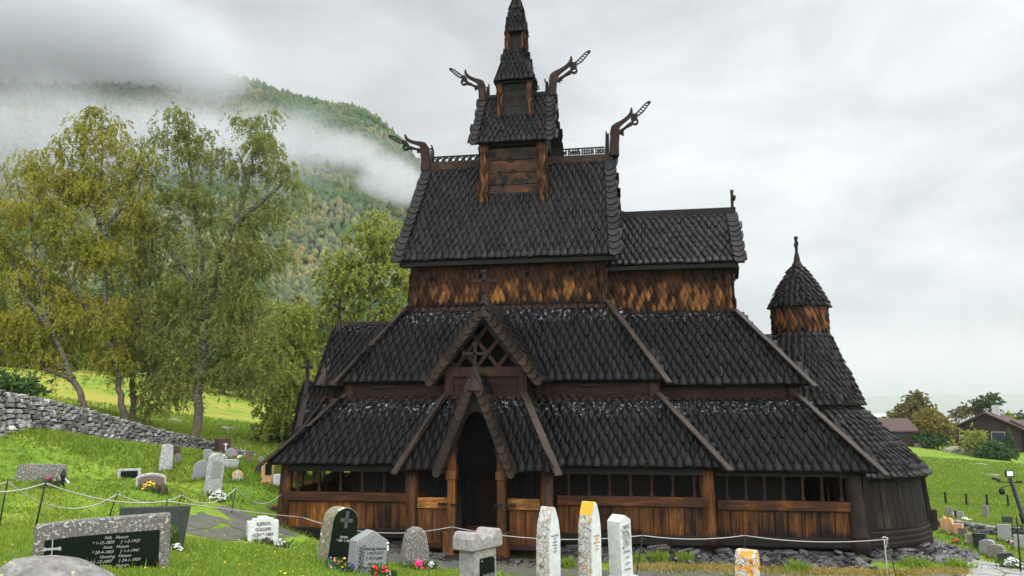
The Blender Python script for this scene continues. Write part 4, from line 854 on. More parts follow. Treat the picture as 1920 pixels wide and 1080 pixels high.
# ------------------------------------------------------------------ paths, soil, rubble
def drape(name, cells, mat_, dz, th=.05):
    """cells: list of polygons in xy; each a thin slab following the ground"""
    mb = MB()
    for c in cells:
        c = np.array(c, float); z = gz(c[:, 0], c[:, 1]) + dz; k = len(c); j = random.uniform(-.008, .008)
        mb.add(np.concatenate([np.c_[c, z + j], np.c_[c, z - th]]), [tuple(range(k)), tuple(range(2 * k - 1, k - 1, -1))] + [((i + 1) % k, i, i + k, (i + 1) % k + k) for i in range(k)])
    o = mb.build(name, mat_); tag(o, kind='structure'); bm_fix(o.data); return o
def slabs(line, width, step=1.1, rows=3, gap=.05, jit=.12, curve=None):
    P = np.array(line, float)[:, :2]; sg = np.r_[0, np.cumsum(np.linalg.norm(np.diff(P, axis=0), axis=1))]; n = max(2, int(sg[-1] / step)); t_ = np.linspace(0, sg[-1], n + 1)
    C = np.stack([np.interp(t_, sg, P[:, k]) for k in (0, 1)], 1); T = np.gradient(C, axis=0); T /= np.linalg.norm(T, axis=1)[:, None]; Nn = np.stack([-T[:, 1], T[:, 0]], 1); cells = []
    S = [[C[i] + Nn[i] * width * ((j / rows) - .5 + (random.uniform(-jit, jit) / rows if 0 < j < rows else random.uniform(-.05, .05))) + T[i] * random.uniform(-jit, jit) for j in range(rows + 1)] for i in range(n + 1)]
    for i in range(n):
        for j in range(rows):
            q = np.array([S[i][j], S[i + 1][j], S[i + 1][j + 1], S[i][j + 1]]); c = q.mean(0); l = np.linalg.norm(q - c, axis=1)[:, None]; q = c + (q - c) * (1 - gap / l); m_ = []
            for a in range(4):
                b = q[(a + 1) % 4]; m_ += [q[a] * .85 + b * .15, q[a] * .15 + b * .85]
            cells.append(m_)
    return cells
H = lambda u, v: hit(u, v)[0]
front_line = [(-4.0, -8.6), (-1, -9.6), (3, -9.7), (7, -8.7), (10, -8.4), (13.5, -7.9), (16.2, -6.2)]
drape('front_path', slabs(front_line, 2.5, 1.3, 2), M['slab'], .02)
def soilstrip(line_in, line_out, n=60):
    a = np.array(line_in, float); b = np.array(line_out, float); cells = []
    for i in range(n):
        t0, t1 = i / n, (i + 1) / n; f = lambda L_, t_: np.array([np.interp(t_, np.linspace(0, 1, len(L_)), L_[:, k]) for k in (0, 1)])
        for j in range(4): p = lambda t_, s_: f(a, t_) * (1 - s_) + f(b, t_) * s_; cells.append([p(t0, j / 4), p(t1, j / 4), p(t1, (j + 1) / 4), p(t0, (j + 1) / 4)])
    return cells
apse_in = [(AX + 3.95 * math.cos(q), 3.95 * math.sin(q)) for q in np.linspace(-1.25, .9, 6)]; apse_out = [(AX + 5.6 * math.cos(q), 5.6 * math.sin(q)) for q in np.linspace(-1.25, .9, 6)]
def sheet(name, li, lo, mat_, dz=.012, n=90, m_=6):
    a = np.array(li, float); b = np.array(lo, float); ta = np.linspace(0, 1, n + 1); f = lambda L_: np.stack([np.interp(ta, np.linspace(0, 1, len(L_)), L_[:, k]) for k in (0, 1)], 1); A = f(a); B = f(b)
    s_ = np.linspace(0, 1, m_ + 1); G_ = A[:, None] * (1 - s_)[None, :, None] + B[:, None] * s_[None, :, None]; G_[:, -1] += rng.normal(0, .12, (n + 1, 2)); z = gz(G_[..., 0], G_[..., 1]) + dz; z[:, -1] -= .02
    I = np.arange((n + 1) * (m_ + 1)).reshape(n + 1, m_ + 1); o = bigmesh(name, np.concatenate([G_, z[..., None]], -1).reshape(-1, 3), np.stack([I[:-1, :-1], I[:-1, 1:], I[1:, 1:], I[1:, :-1]], -1).reshape(-1, 4), mat_, smooth=True); tag(o, kind='structure'); return o
sheet('soil', [(-7.3, -5.8), (-2.3, -5.8), (-2.3, -7.0), (2.3, -7.0), (2.3, -5.8), (7.3, -5.8), (11.5, -5.2)] + apse_in, [(-7.6, -6.7), (-3.2, -6.9), (-2.9, -8.5), (2.9, -8.9), (4, -7.7), (7.5, -7.5), (11.5, -6.8)] + apse_out, M['soil'])
east_line = [H(1742, 1042), H(1800, 1052), H(1850, 1062), H(1880, 1074), H(1890, 1095), H(1870, 1130)]
drape('east_path', slabs(east_line, 1.9, 1.05, 2), M['slab_l'], .03)
west_line = [H(330, 1000), H(400, 990), H(470, 985), H(540, 990)]
drape('west_path', slabs(west_line, 2.2, 1.5, 2, gap=.03), M['slab'], .02)
rp = []
for (A, B, o0, o1, n) in [((-7.3, -6.1), (-2.6, -6.1), 0, .7, 60), ((-2.5, -7.5), (2.5, -7.5), 0, 1.0, 90), ((2.6, -6.1), (7.4, -6.1), 0, 1.1, 160), ((7.4, -5.5), (11.9, -5.5), .1, 1.5, 190)]:
    for i in range(n): t_ = random.random(); o_ = random.random() ** 1.4 * (o1 - o0) + o0; rp.append((A[0] + (B[0] - A[0]) * t_, A[1] - o_))
for i in range(420): q = random.uniform(-1.35, .5); r_ = 4.1 + random.random() ** 1.5 * 1.4; rp.append((AX + r_ * math.cos(q), r_ * math.sin(q)))
rp = np.array(rp); z = gz(rp[:, 0], rp[:, 1]); S_ = np.stack([rng.uniform(.06, .26, len(rp)), rng.uniform(.05, .18, len(rp)), rng.uniform(.015, .06, len(rp))], 1); half = rng.random(len(rp)) < .72
for k, mm in ((half, M['wetrock']), (~half, M['footstone'])):
    o = rock_mesh('slate_rubble', np.c_[rp[k], z[k] + .03], S_[k], rng.uniform(0, 6, k.sum()), mm, tilt=.28, seed=6); tag(o, kind='stuff', label='wet dark slate rubble heaped at the foot of the church')
# ------------------------------------------------------------------ dry stone walls
def stone_wall(pts, label, m_, th=.45, ch=.17, seed=2, cap=False):
    """pts: (x,y,ztop)"""
    pts = np.array(pts, float); sg = np.r_[0, np.cumsum(np.linalg.norm(np.diff(pts[:, :2], axis=0), axis=1))]; Pn, S_, A_ = [], [], []; r = random.Random(seed)
    f = lambda t_: np.array([np.interp(t_, sg, pts[:, k]) for k in range(3)])
    H_ = max(.4, float(np.mean([f(t_)[2] - g1z(*f(t_)[:2]) for t_ in np.linspace(0, sg[-1], 20)]))); nc = max(2, int(H_ * 1.25 / ch))
    for c_ in range(nc):
        t_ = -.2
        while t_ < sg[-1]:
            l = r.uniform(.22, .62); p = f(min(max(t_ + l / 2, 0), sg[-1])); q = f(min(t_ + l / 2 + .3, sg[-1])); q0 = f(max(0, t_ + l / 2 - .3)); z0 = g1z(p[0], p[1]) - .12; hh = p[2] - z0; z_ = z0 + hh * (c_ + .5) / nc; nrm = np.array([-(q - q0)[1], (q - q0)[0]]); nrm /= np.linalg.norm(nrm) + 1e-9; a = math.atan2((q - q0)[1], (q - q0)[0])
            for sd_ in (-1, 1):
                o_ = sd_ * (th / 2 - .13 + (nc - c_) * .012) ; Pn.append((p[0] + nrm[0] * o_, p[1] + nrm[1] * o_, z_ + r.uniform(-.02, .02))); S_.append((l / 2 * r.uniform(.82, .98), r.uniform(.12, .2), hh / nc / 2 * r.uniform(.8, 1.12))); A_.append(a + r.uniform(-.12, .12))
            t_ += l
    o = rock_mesh('stone_wall', np.array(Pn), np.array(S_), np.array(A_), m_, tilt=.07, rough=.2, seed=seed); tag(o, label, 'wall')
    mb = MB(); k = 40; T = np.linspace(0, sg[-1], k)
    for i in range(k - 1):
        a, b = f(T[i]), f(T[i + 1]); za = (a[2] + g1z(a[0], a[1])) / 2 - .08; zb = (b[2] + g1z(b[0], b[1])) / 2 - .08; mb.beam((a[0], a[1], za), (b[0], b[1], zb), th * .6, max(.1, (a[2] - g1z(a[0], a[1])) * .8))
    mb.build('wall_core', M['wetrock'], o); return o
LW = [(-260, 690, 27), (-80, 716, 30), (0, 733, 33), (60, 743, 34.5), (100, 753, 36), (150, 764, 38), (200, 779, 40), (300, 806, 44), (360, 819, 47), (430, 838, 50), (500, 856, 54), (570, 868, 58)]
stone_wall([at(*p) for p in LW], 'long grey dry stone wall climbing the slope at the left edge of the churchyard', M['drystone'])
RW = [(1700, 968, 46), (1740, 972, 44), (1800, 977, 42), (1860, 985, 40), (1920, 991, 38.5), (2100, 1005, 36)]
stone_wall([at(*p) for p in RW], 'low mossy dry stone wall on the right below the green field', M['drystone2'], th=.6, ch=.15, seed=5)
# ------------------------------------------------------------------ gravestones
def shp(kind, w_, h):
    a = w_ / 2
    if kind == 'arch': return [(-a, 0), (a, 0)] + [(a * math.cos(q), h - a + a * math.sin(q)) for q in np.linspace(0, math.pi, 13)]
    if kind == 'seg': r = h * .18; return [(-a, 0), (a, 0)] + [(a * (1 - 2 * t_), h - r + r * math.sin(math.pi * t_) ** .7) for t_ in np.linspace(0, 1, 11)]
    if kind == 'gothic': return [(-a * 1.05, 0), (a * 1.05, 0)] + [(a * (1 - ((z / h - .55) / .45) ** 2.3 * .86 if z > h * .55 else 1), z) for z in np.linspace(0, h, 14)[3:]] + [(-a * (1 - ((z / h - .55) / .45) ** 2.3 * .86 if z > h * .55 else 1), z) for z in np.linspace(0, h, 14)[:2:-1]]
    if kind == 'house': return [(-a, 0), (a, 0), (a, h - a * .55), (a * .05, h), (-a * .05, h), (-a, h - a * .55)]
    if kind == 'clip': return [(-a, 0), (a, 0), (a * .92, h * .86), (a * .5, h), (-a * .5, h), (-a * .92, h * .86)]
    if kind == 'taper': return [(-a, 0), (a, 0), (a * .78, h * .93), (a * .3, h), (-a * .45, h * .99), (-a * .8, h * .94)]
    if kind == 'slant': return [(-a, 0), (a, 0), (a * .96, h * .93), (a * .6, h * .96), (-a * .6, h), (-a * .78, h * .93)]
    if kind == 'wedge': return [(-a * .92, 0), (a * .82, 0), (a, h), (-a, h)]
    if kind == 'trapz': return [(-a * .85, 0), (a * .85, 0), (a, h * .8), (a * .85, h), (-a * .85, h), (-a, h * .8)]
    if kind == 'steps': return [(-a, 0), (a, 0), (a, h * .86), (a * .68, h * .86), (a * .68, h * .93), (a * .33, h * .93), (a * .33, h), (-a * .33, h), (-a * .33, h * .93), (-a * .68, h * .93), (-a * .68, h * .86), (-a, h * .86)]
    if kind == 'rough': return [(-a, 0), (a, 0), (a * .93, h * .5), (a * .72, h * .86), (a * .38, h * .98), (0, h), (-a * .42, h * .95), (-a * .72, h * .8), (-a * .92, h * .42)]
    if kind == 'rising': return [(-a, 0), (a, 0), (a, h), (a * .2, h * .985), (-a * .5, h * .965), (-a * .98, h * .93)]
    return [(-a, 0), (a, 0), (a, h), (-a, h)]
stones = {}
VB = dict(a=906, b=903, c=921, d=884, e=858, f=869, g=901, h=926, i=866, j=884, k=862, l=879, m=904, n=872, o=893, p=907, q=916, r=872)
VBR = dict(zip(['R%d' % i for i in range(9)], (1000, 1005, 1007, 1012, 1025, 1033, 1043, 1050, 1058)))
def grave(key, label, u, vt, d, w_, t_, th, kind, m_, lean=0, roll=0, panel=None, base=None, group='gravestones in the churchyard', bev=.015, cat='gravestone', h=None, name='gravestone'):
    if key in VB or key in VBR:
        d2 = hit(u, VB[key] if key in VB else VBR[key])[1]; w_ *= d2 / d; t_ *= d2 / d; d = d2
    top = at(u, vt, d); g = g1z(top[0], top[1]) - .06; hh = h or max(.25, top[2] - g); e = empty(name, (top[0], top[1], top[2] - hh), YAW + R(th)); e.rotation_euler = (R(lean), R(roll), YAW + R(th)); tag(e, label, cat, group)
    mb = MB(); mb.prism(shp(kind, w_, hh), -t_ / 2, t_ / 2); mb.build('slab', M[m_], e, bevel=bev, seg=2)
    if panel:
        pw, pz0, pz1, pk, pm = panel; mb = MB(); sh_ = [(x, z + pz0 * hh) for x, z in shp(pk, w_ * pw, (pz1 - pz0) * hh)]; mb.prism(sh_, -t_ / 2 - .012, -t_ / 2 + .01); mb.build('face_panel', M[pm], e)
    if base: mb = MB(); mb.box((0, 0, base[1] / 2 - .02), (w_ * base[0], t_ * base[0] * 1.2, base[1])); mb.build('base', M[base[2]], e, bevel=.02)
    stones[key] = (e, w_, hh, t_); return e
def write(key, lines, size, z, m_='ink', x=0, sp=1.25, font_shear=0, align='CENTER', grow=.002):
    e, w_, hh, t_ = stones[key]
    c = bpy.data.curves.new('inscription', 'FONT'); c.body = '\n'.join(lines); c.size = size; c.align_x = align; c.space_line = sp; c.shear = font_shear; c.extrude = .0015; c.offset = grow
    tmp = bpy.data.objects.new('tmp_text', c); COL.objects.link(tmp); dg = bpy.context.evaluated_depsgraph_get(); dg.update(); me = bpy.data.meshes.new_from_object(tmp.evaluated_get(dg)); bpy.data.objects.remove(tmp)
    me.name = 'inscription'; me.materials.clear(); me.materials.append(M[m_]); o = bpy.data.objects.new('inscription', me); COL.objects.link(o); o.parent = e; o.rotation_euler = (R(90), 0, 0); o.location = (x, -t_ / 2 - .0145, z * hh)
    return o
G1 = 'gravestones on the left slope'; G2 = 'gravestones close to the camera'; G3 = 'gravestones in the row right of the church'; G4 = 'gravestones beyond the low wall on the right'
grave('a', 'wide low grey granite gravestone with a slanting left side, alone near the left edge', 76, 869, 24, 1.36, .16, 12, 'slant', 'granite_b', group=G1)
grave('b', 'small low gravestone with pale rim and dark square plaque, left of the yellow flowers', 243, 879, 27, .66, .18, 22, 'rect', 'granite_l', panel=(.72, .02, .86, 'rect', 'polished'), group=G1)
grave('c', 'low round-topped brown gravestone with pale rim behind yellow flowers', 284, 887, 25, .80, .2, 24, 'seg', 'granite_l', panel=(.86, .0, .9, 'seg', 'brownstone'), group=G1)
grave('d', 'tall plain light grey gravestone with clipped top standing below the stone wall', 312, 832, 33, .50, .2, 28, 'taper', 'granite_l', group=G1, roll=3)
grave('e', 'small reddish brown stone peeping out behind the carved little cross stone', 331, 836, 36, .34, .15, 10, 'taper', 'rust', group=G1)
grave('f', 'small carved pale cross-shaped stone right of the tall plain grey one', 334, 850, 33.5, .30, .14, 20, 'rough', 'granite_b', group=G1)
grave('g', 'dark pointed-arch slate gravestone left of the tall cracked pillar stone', 379, 862, 30, .62, .12, 28, 'gothic', 'granite', group=G1, roll=4)
grave('h', 'tall pale pillar gravestone with two inscribed panels and white flowers at its foot', 401, 849, 27, .48, .26, 38, 'clip', 'granite_l', panel=(.62, .38, .8, 'rect', 'granite'), group=G1, roll=5)
grave('i', 'narrow dark grey gravestone farther up behind the pointed-arch slate', 390, 842, 40, .42, .2, 35, 'taper', 'granite', group=G1)
grave('j', 'small grey stone just right of the tall cracked pillar stone', 413, 862, 36, .34, .15, 25, 'arch', 'granite_l', group=G1)
grave('k', 'grey round-topped gravestone beside the brown steel box', 434, 840, 43, .52, .22, 25, 'arch', 'granite', group=G1)
grave('l', 'wide pale gravestone with clipped corners and white flowers in front', 433, 861, 37, .66, .14, 20, 'trapz', 'granite_l', group=G1)
grave('m', 'tiny white house-shaped gravestone with orange lichen alone on the grass', 446, 881, 29, .34, .18, 22, 'house', 'marble_or', group=G1)
grave('n', 'narrow pinkish slab gravestone in front of the far end of the left wall', 467, 846, 42, .36, .16, 28, 'taper', 'brownstone', group=G1)
grave('o', 'small black square gravestone left of the orange lichen stone by the church', 488, 873, 34, .36, .12, 25, 'rect', 'black_dull', group=G1)
grave('p', 'orange-edged gravestone with tall black plaque beside the west corner of the church', 502, 868, 32.5, .40, .3, 28, 'rect', 'orange_stone', panel=(.6, .42, .98, 'rect', 'polished'), base=(1.3, .14, 'orange_stone'), group=G1)
grave('q', 'small white slab gravestone touching the church corner post', 521, 889, 31.8, .28, .14, 30, 'rect', 'marble', group=G1)
grave('r', 'dark little stone by the far end of the left wall', 490, 856, 45, .3, .15, 20, 'arch', 'granite', group=G1)
# front row
grave('A', 'large lichen-rimmed gravestone with black inscribed face in the left foreground', 196, 967, 9.6, 1.34, .14, 24, 'rising', 'granite_d' if 0 else 'granite_b', panel=(.84, .0, .80, 'rising', 'polished'), group=G2, h=.85, bev=.02)
write('A', ['Nils   Husum', '* 1-12-1859     \u2020 1-2-1937', 'Anna   Husum', '* 20-4-1863     \u2020 1-1-1941', 'Henning   Husum', '* 1-12-1897     \u2020 24-1-1959', 'Marta   Husum'], .044, .72, 'inkg', .13, 1.12, .3, grow=0)
e = stones['A'][0]; mb = MB(); mb.box((-.48, -.087, .52), (.010, .006, .26)); mb.box((-.48, -.087, .545), (.16, .006, .022)); mb.box((-.55, -.088, .545), (.03, .006, .034)); mb.box((-.41, -.088, .545), (.03, .006, .034)); mb.build('cross_mark', M['inkg'], e)
grave('B', 'black polished slab narrowing downwards, behind the large inscribed stone', 292, 950, 14.2, 1.06, .12, 14, 'wedge', 'black_dull', group=G2, bev=.008)
grave('C', 'white marble gravestone with stepped top standing by the church corner', 493, 968, 22, .74, .22, 26, 'steps', 'marble', group=G2)
write('C', ['KJERSTI', 'GULLEIK', 'SON * 1884', 'KVAMME'], .10, .72, 'brownstone', 0, 1.3)
grave('D', 'round-topped gravestone with mossy side and dark green polished face', 628, 950, 16, .56, .34, 44, 'arch', 'granite_d', panel=(.94, .0, .985, 'arch', 'polished'), group=G2, roll=9, bev=.01)
e, w_, hh, t_ = stones['D']; mb = MB(); mb.box((0, -t_ / 2 - .016, hh * .80), (.07, .008, .30)); mb.box((0, -t_ / 2 - .016, hh * .79), (.26, .008, .07)); mb.build('cross_mark', M['ink'], e)
write('D', ['JOHAN', '* 1871  \u2020 1937'], .05, .5, 'inkg')
grave('E', 'grey granite gravestone with roof-shaped top and engraved flower stem', 687, 994, 14.5, .58, .26, 36, 'house', 'granite', panel=(.9, .0, .93, 'house', 'granite'), group=G2, roll=5)
write('E', ['Ranveig Husum', '* 29-3-1917', '\u2020 10-7-2006'], .062, .62, 'ink', .05, 1.2, .25); write('E', ['Takk for alt', 'I hugen me deg gjøyme', '\u2014 kvil i fred \u2014'], .045, .32, 'ink', .04, 1.2, .2)
e, w_, hh, t_ = stones['E']; mb = MB(); pts = [(-.19, -t_ / 2 - .016, hh * z) for z in (.2, .3, .42, .55, .68)]; mb.tube([(p[0] + .02 * math.sin(i * 1.5), p[1], p[2]) for i, p in enumerate(pts)], .004, 4)
for i in range(13): z = hh * (.25 + .035 * i); sx = -1 if i % 2 else 1; mb.beam((-.185, -t_ / 2 - .016, z), (-.185 + sx * .05, -t_ / 2 - .016, z + .04), .022, .004, (0, 1, 0))
mb.build('flower_stem', M['ink'], e)
grave('F', 'rough boulder-like mossy gravestone with pink flowers at its foot', 778, 988, 17, .54, .30, 24, 'rough', 'granite_b', group=G2, bev=.05)
top = at(896, 993, 13); g = g1z(top[0], top[1]) - .05; e = empty('gravestone', (top[0], top[1], g), YAW + R(54)); tag(e, 'stout concrete pillar gravestone with saddle-shaped cap and black plate', 'gravestone', G2); hh = top[2] - g
mb = MB(); prof = [(-.36, 0), (.36, 0), (.36, .17), (.31, .26), (.22, .26), (.13, .16), (0, .20), (-.13, .16), (-.22, .26), (-.31, .26), (-.36, .17)]
mb.prism([(x, z + hh - .26) for x, z in prof], -.19, .19); mb.build('cap', M['granite_o'], e, bevel=.025, seg=2); mb = MB(); mb.box((0, 0, (hh - .26) / 2), (.52, .30, hh - .26)); mb.build('pillar', M['granite_o'], e, bevel=.015)
mb = MB(); mb.box((.02, -.155, hh - .75), (.34, .02, .74)); mb.build('black_plate', M['polished'], e); mb = MB()
for x in (-.12, .16): mb.lathe([(.0, 0), (.014, .0), (.014, .01), (0, .01)], (x, -.17, hh - .42 + (.02 if x > 0 else 0)), 8)
for i in range(9): x = -.1 + .03 * i; mb.beam((x, -.167, hh - .95), (x + .03, -.167, hh - .6 - .01 * (i % 3)), .008, .004, (0, 1, 0))
mb.build('etched_reeds', M['inkg'], e)
grave('H', 'white marble pillar gravestone with cracked pale side, left one of the tall pair', 1027, 950, 13.0, .29, .225, 52, 'gothic', 'marble_crack', panel=(.93, .02, .985, 'gothic', 'marble'), group=G2, bev=.008)
write('H', ['TIL MINNE OM', 'OLE', 'LARSON', 'HUSUM', '* 1842', '\u2020 1907'], .03, .66, 'granite', 0, 1.5)
grave('I', 'tallest marble pillar gravestone, orange lichen on top and black cracks down its side', 1104, 941, 13.3, .27, .23, 52, 'gothic', 'marble_crack', panel=(.93, .10, .99, 'gothic', 'marble'), group=G2, bev=.008, base=(1.5, .22, 'orange_stone'))
e, w_, hh, t_ = stones['I']; mb = MB(); sh_ = [(x * 1.03, z) for x, z in shp('gothic', w_, hh) if z > hh * .80]; mb.prism([(x, z + .006) for x, z in sh_], -t_ / 2 + .004, t_ / 2 + .004); mb.build('lichen_cap', M['lichen'], e, bevel=.01)
write('I', ['HER KVILER', 'MARI', 'OLSDOTTER', '* 1853', '\u2020 1921'], .03, .62, 'orange_stone', 0, 1.6)
grave('J', 'clean white marble pillar gravestone with pointed top and carved flower panel', 1164, 964, 13.8, .29, .24, 46, 'house', 'marble', group=G2, bev=.008, base=(1.35, .25, 'marble'), roll=-3)
e, w_, hh, t_ = stones['J']; mb = MB(); pts = [(random.uniform(-.09, .09), hh - .14 - random.random() * .34) for _ in range(46)]
for x, z in pts: mb.box((x, -t_ / 2 - .008, z), (.035, .02, .035), 0, Matrix.Rotation(random.uniform(0, 1.5), 3, 'Y'))
mb.build('carved_flowers', M['granite_l'], e); write('J', ['ELLING', 'HERMOND', 'f. 1867', 'd. 1903', 'FRED MED'], .034, .60, 'granite', 0, 2.6)
grave('K', 'short white gravestone thickly covered in orange lichen, alone at the bottom right', 1400, 1030, 13, .24, .30, 52, 'clip', 'marble_or', group=G2, bev=.02)
# right row
RR = [('carved orange lichen stone with a small finial, farthest of the row right of the apse', 1773, 969, 37, .34, .2, -50, 'gothic', 'orange_stone', -6), ('leaning reddish stone directly in front of the finial stone', 1785, 971, 36, .36, .2, -50, 'taper', 'orange_stone', -12),
      ('small stone with a bright orange top beside red flowers', 1798, 982, 35, .34, .18, -50, 'rect', 'orange_stone', -3), ('narrow grey brown stone between the orange-topped one and the dark lichen pair', 1807, 990, 34, .32, .14, -52, 'rect', 'brownstone', -6),
      ('dark lichen-spotted gravestone leaning left, first of the dark pair', 1823, 1001, 32.5, .46, .14, -55, 'rect', 'granite_d', -8), ('dark upright gravestone with clean edges, second of the dark pair', 1838, 1000, 31, .46, .16, -55, 'rect', 'black_dull', -3),
      ('broad light grey gravestone in the middle of the right-hand row', 1853, 1012, 30, .56, .22, -50, 'taper', 'granite', -5), ('mottled brown gravestone in front of the broad grey one', 1870, 1021, 29, .56, .22, -48, 'taper', 'granite_b', -5),
      ('low black gravestone with pale sloping top next to white flowers', 1888, 1036, 28, .50, .2, -48, 'slant', 'black_dull', -12)]
for i, (lb, u, v, d, w_, t_, th, kd, mm, rl) in enumerate(RR): grave('R%d' % i, lb, u, v, d, w_, t_, th, kd, mm, group=G3, roll=rl)
mb = MB(); e, w_, hh, t_ = stones['R0']; mb.tube([(0, 0, hh - .05), (0, 0, hh + .12)], .03, 6); mb.build('finial', M['orange_stone'], e)
for lb, u, v, d, w_, th, kd, mm, g_ in [('flat grey gravestone leaning on the near side of the low right wall', 1882, 983, 37, .5, -30, 'rect', 'granite', G3), ('squat grey gravestone at the right edge behind the iron cross', 1911, 1003, 34, .42, -25, 'rect', 'granite', G3),
                                  ('little grey gravestone with white flowers behind it, beyond the low wall', 1779, 950, 50, .34, -40, 'rect', 'granite_b', G4), ('thin dark gravestone left of its paler twin, beyond the low wall', 1794, 957, 48, .26, -50, 'rect', 'black_dull', G4),
                                  ('pale thin gravestone right of its dark twin, beyond the low wall', 1800, 959, 47.5, .34, -48, 'rect', 'granite', G4), ('solitary tall narrow gravestone in the middle of the lawn beyond the low wall', 1847, 947, 52, .34, -55, 'rect', 'granite_b', G4), ('dark green slab gravestone beyond the low wall near the lamp post', 1888, 968, 46, .5, -30, 'rect', 'black_dull', G4)]:
    grave(lb, lb, u, v, d, w_, .14, th, kd, mm, group=g_)
# ------------------------------------------------------------------ flowers
def bunch(u, v, d, w_, h, cols, label, green=.5, n=60, fs=.03, name='flower_bunch'):
    p = at(u, v, d); g = g1z(p[0], p[1]); e = empty(name, (p[0], p[1], g), YAW); tag(e, label, 'flowers', 'flowers on the graves'); mb = MB(); r = random
    for i in range(int(n * 2.2 * green) + 8):
        a = np.array([r.gauss(0, w_ * .26), r.gauss(0, w_ * .15), 0]); b = a + np.array([r.gauss(0, .05), r.gauss(0, .04), r.uniform(.3, .95) * h]); t_ = r.uniform(.012, .025); c = b + np.array([r.gauss(0, .03), r.gauss(0, .03), .02]); mb.add([a - (t_, 0, 0), a + (t_, 0, 0), c, b], [(0, 1, 2, 3)])
    mb.build('leaves', M['leaf_gr'], e)
    for ci, (c_, fr, x0) in enumerate(cols):
        mb = MB()
        for i in range(int(n * fr)):
            x = x0 * w_ + r.gauss(0, w_ * .17 / max(1, len(cols) ** .5)); y = r.gauss(0, w_ * .12); z = h * (r.uniform(.35, 1.0) * (1 - .5 * min(1, abs(x - x0 * w_) / (w_ * .5)))); s_ = fs * r.uniform(.7, 1.3)
            V = ICO * s_ * np.array([1, 1, .6]) * np.array([[r.uniform(.7, 1.3)] for _ in range(12)]) + (x, y, z); mb.add(V, [tuple(f) for f in IF])
        mb.build('blossoms', M[c_], e)
    return e
bunch(283, 914, 24.6, .62, .30, [('yellow', 1, -.05)], 'bright yellow flowers in front of the round brown gravestone', n=46, fs=.032)
bunch(300, 915, 24.6, .45, .28, [('purple', 1.2, 0)], 'dark purple heather right of the yellow flowers', n=60, fs=.028)
bunch(97, 905, 23.4, .7, .30, [('purple', 1.2, -.05), ('whitef', .35, .42)], 'dark red heather with white lilies before the wide low gravestone', n=60, fs=.03)
bunch(409, 922, 26.6, .62, .34, [('whitef', 2.2, 0)], 'dense white flowers at the foot of the tall pale pillar stone', n=60, fs=.036)
bunch(384, 897, 29.4, .36, .3, [('rose', 1, 0)], 'pink flowers by the pointed-arch slate gravestone', n=22, fs=.035)
bunch(441, 880, 36, .5, .22, [('red', .8, -.1), ('whitef', .7, .3)], 'small red and white flowers behind the tiny white gravestone', n=30, fs=.04)
bunch(418, 884, 35.5, .4, .2, [('whitef', 1, 0)], 'low white flowers right of the tall pale pillar stone', n=26, fs=.04)
bunch(428, 877, 36.2, .6, .16, [('whitef', 1, 0)], 'flat white flowers against the wide pale gravestone', n=26, fs=.04)
bunch(514, 902, 32, .4, .14, [('purple', 1, 0)], 'dark red ground flowers at the base of the orange-edged stone', n=34, fs=.04)
bunch(326, 1022, 13.6, .26, .14, [('whitef', 1.6, .1)], 'silvery white plant at the right foot of the black slab', n=40, fs=.018)
bunch(322, 1000, 13.7, .16, .42, [('pink', .2, -.1), ('peach', .3, .1)], 'thin rose stems with red buds against the black slab', n=20, fs=.016)
bunch(500, 1022, 21.6, .36, .2, [('purple', .6, 0)], 'brown red plant at the foot of the stepped white stone', n=36, fs=.022)
bunch(524, 1020, 21.7, .34, .22, [('whitef', 1.4, 0)], 'white flowers right of the stepped white stone', n=40, fs=.026)
bunch(640, 1077, 14.8, .42, .24, [('peach', .22, -.2), ('orangef', .12, .1), ('violet', .15, -.4)], 'leafy plant with peach roses below the round-topped mossy stone', n=50, fs=.022)
bunch(660, 1080, 14.3, .24, .20, [('violet', 2, 0)], 'violet blue flowers at the left foot of the roof-topped grey stone', n=50, fs=.016)
bunch(703, 1086, 13.9, .14, .26, [('red', .6, 0)], 'large red begonia in front of the roof-topped grey stone', n=12, fs=.035)
bunch(720, 1080, 14.1, .12, .28, [('red', .6, 0)], 'smaller red begonia below the grave lantern', n=9, fs=.034)
bunch(731, 1088, 13.9, .16, .16, [('whitef', .7, 0)], 'silver leaved plant right of the red begonias', n=30, fs=.016)
bunch(785, 1068, 16.6, .34, .20, [('pink', 1.5, 0)], 'magenta pink flowers at the foot of the boulder-like gravestone', n=46, fs=.026)
bunch(809, 1068, 16.7, .22, .2, [('whitef', 1.4, 0)], 'white plant right of the magenta flowers', n=40, fs=.022)
bunch(1898, 1058, 28, .7, .36, [('whitef', 2, 0)], 'white flowers beside the low black gravestone in the right-hand row', n=80, fs=.035)
bunch(1791, 1002, 35, .3, .2, [('red', 1, 0)], 'red flowers between the orange lichen stones', n=24, fs=.035)
bunch(1786, 958, 50, .7, .3, [('whitef', 1.2, 0), ('rose', .5, 0)], 'white and pink flowers beyond the low right wall', n=50, fs=.05)
bunch(1809, 970, 47, .6, .25, [('whitef', 1.5, 0)], 'white flowers right of the thin twin gravestones', n=50, fs=.045)
bunch(1893, 1006, 36, .4, .18, [('rose', .6, 0), ('whitef', .4, .2)], 'pink and white flowers at the foot of the flat grey stone by the low wall', n=30, fs=.04)
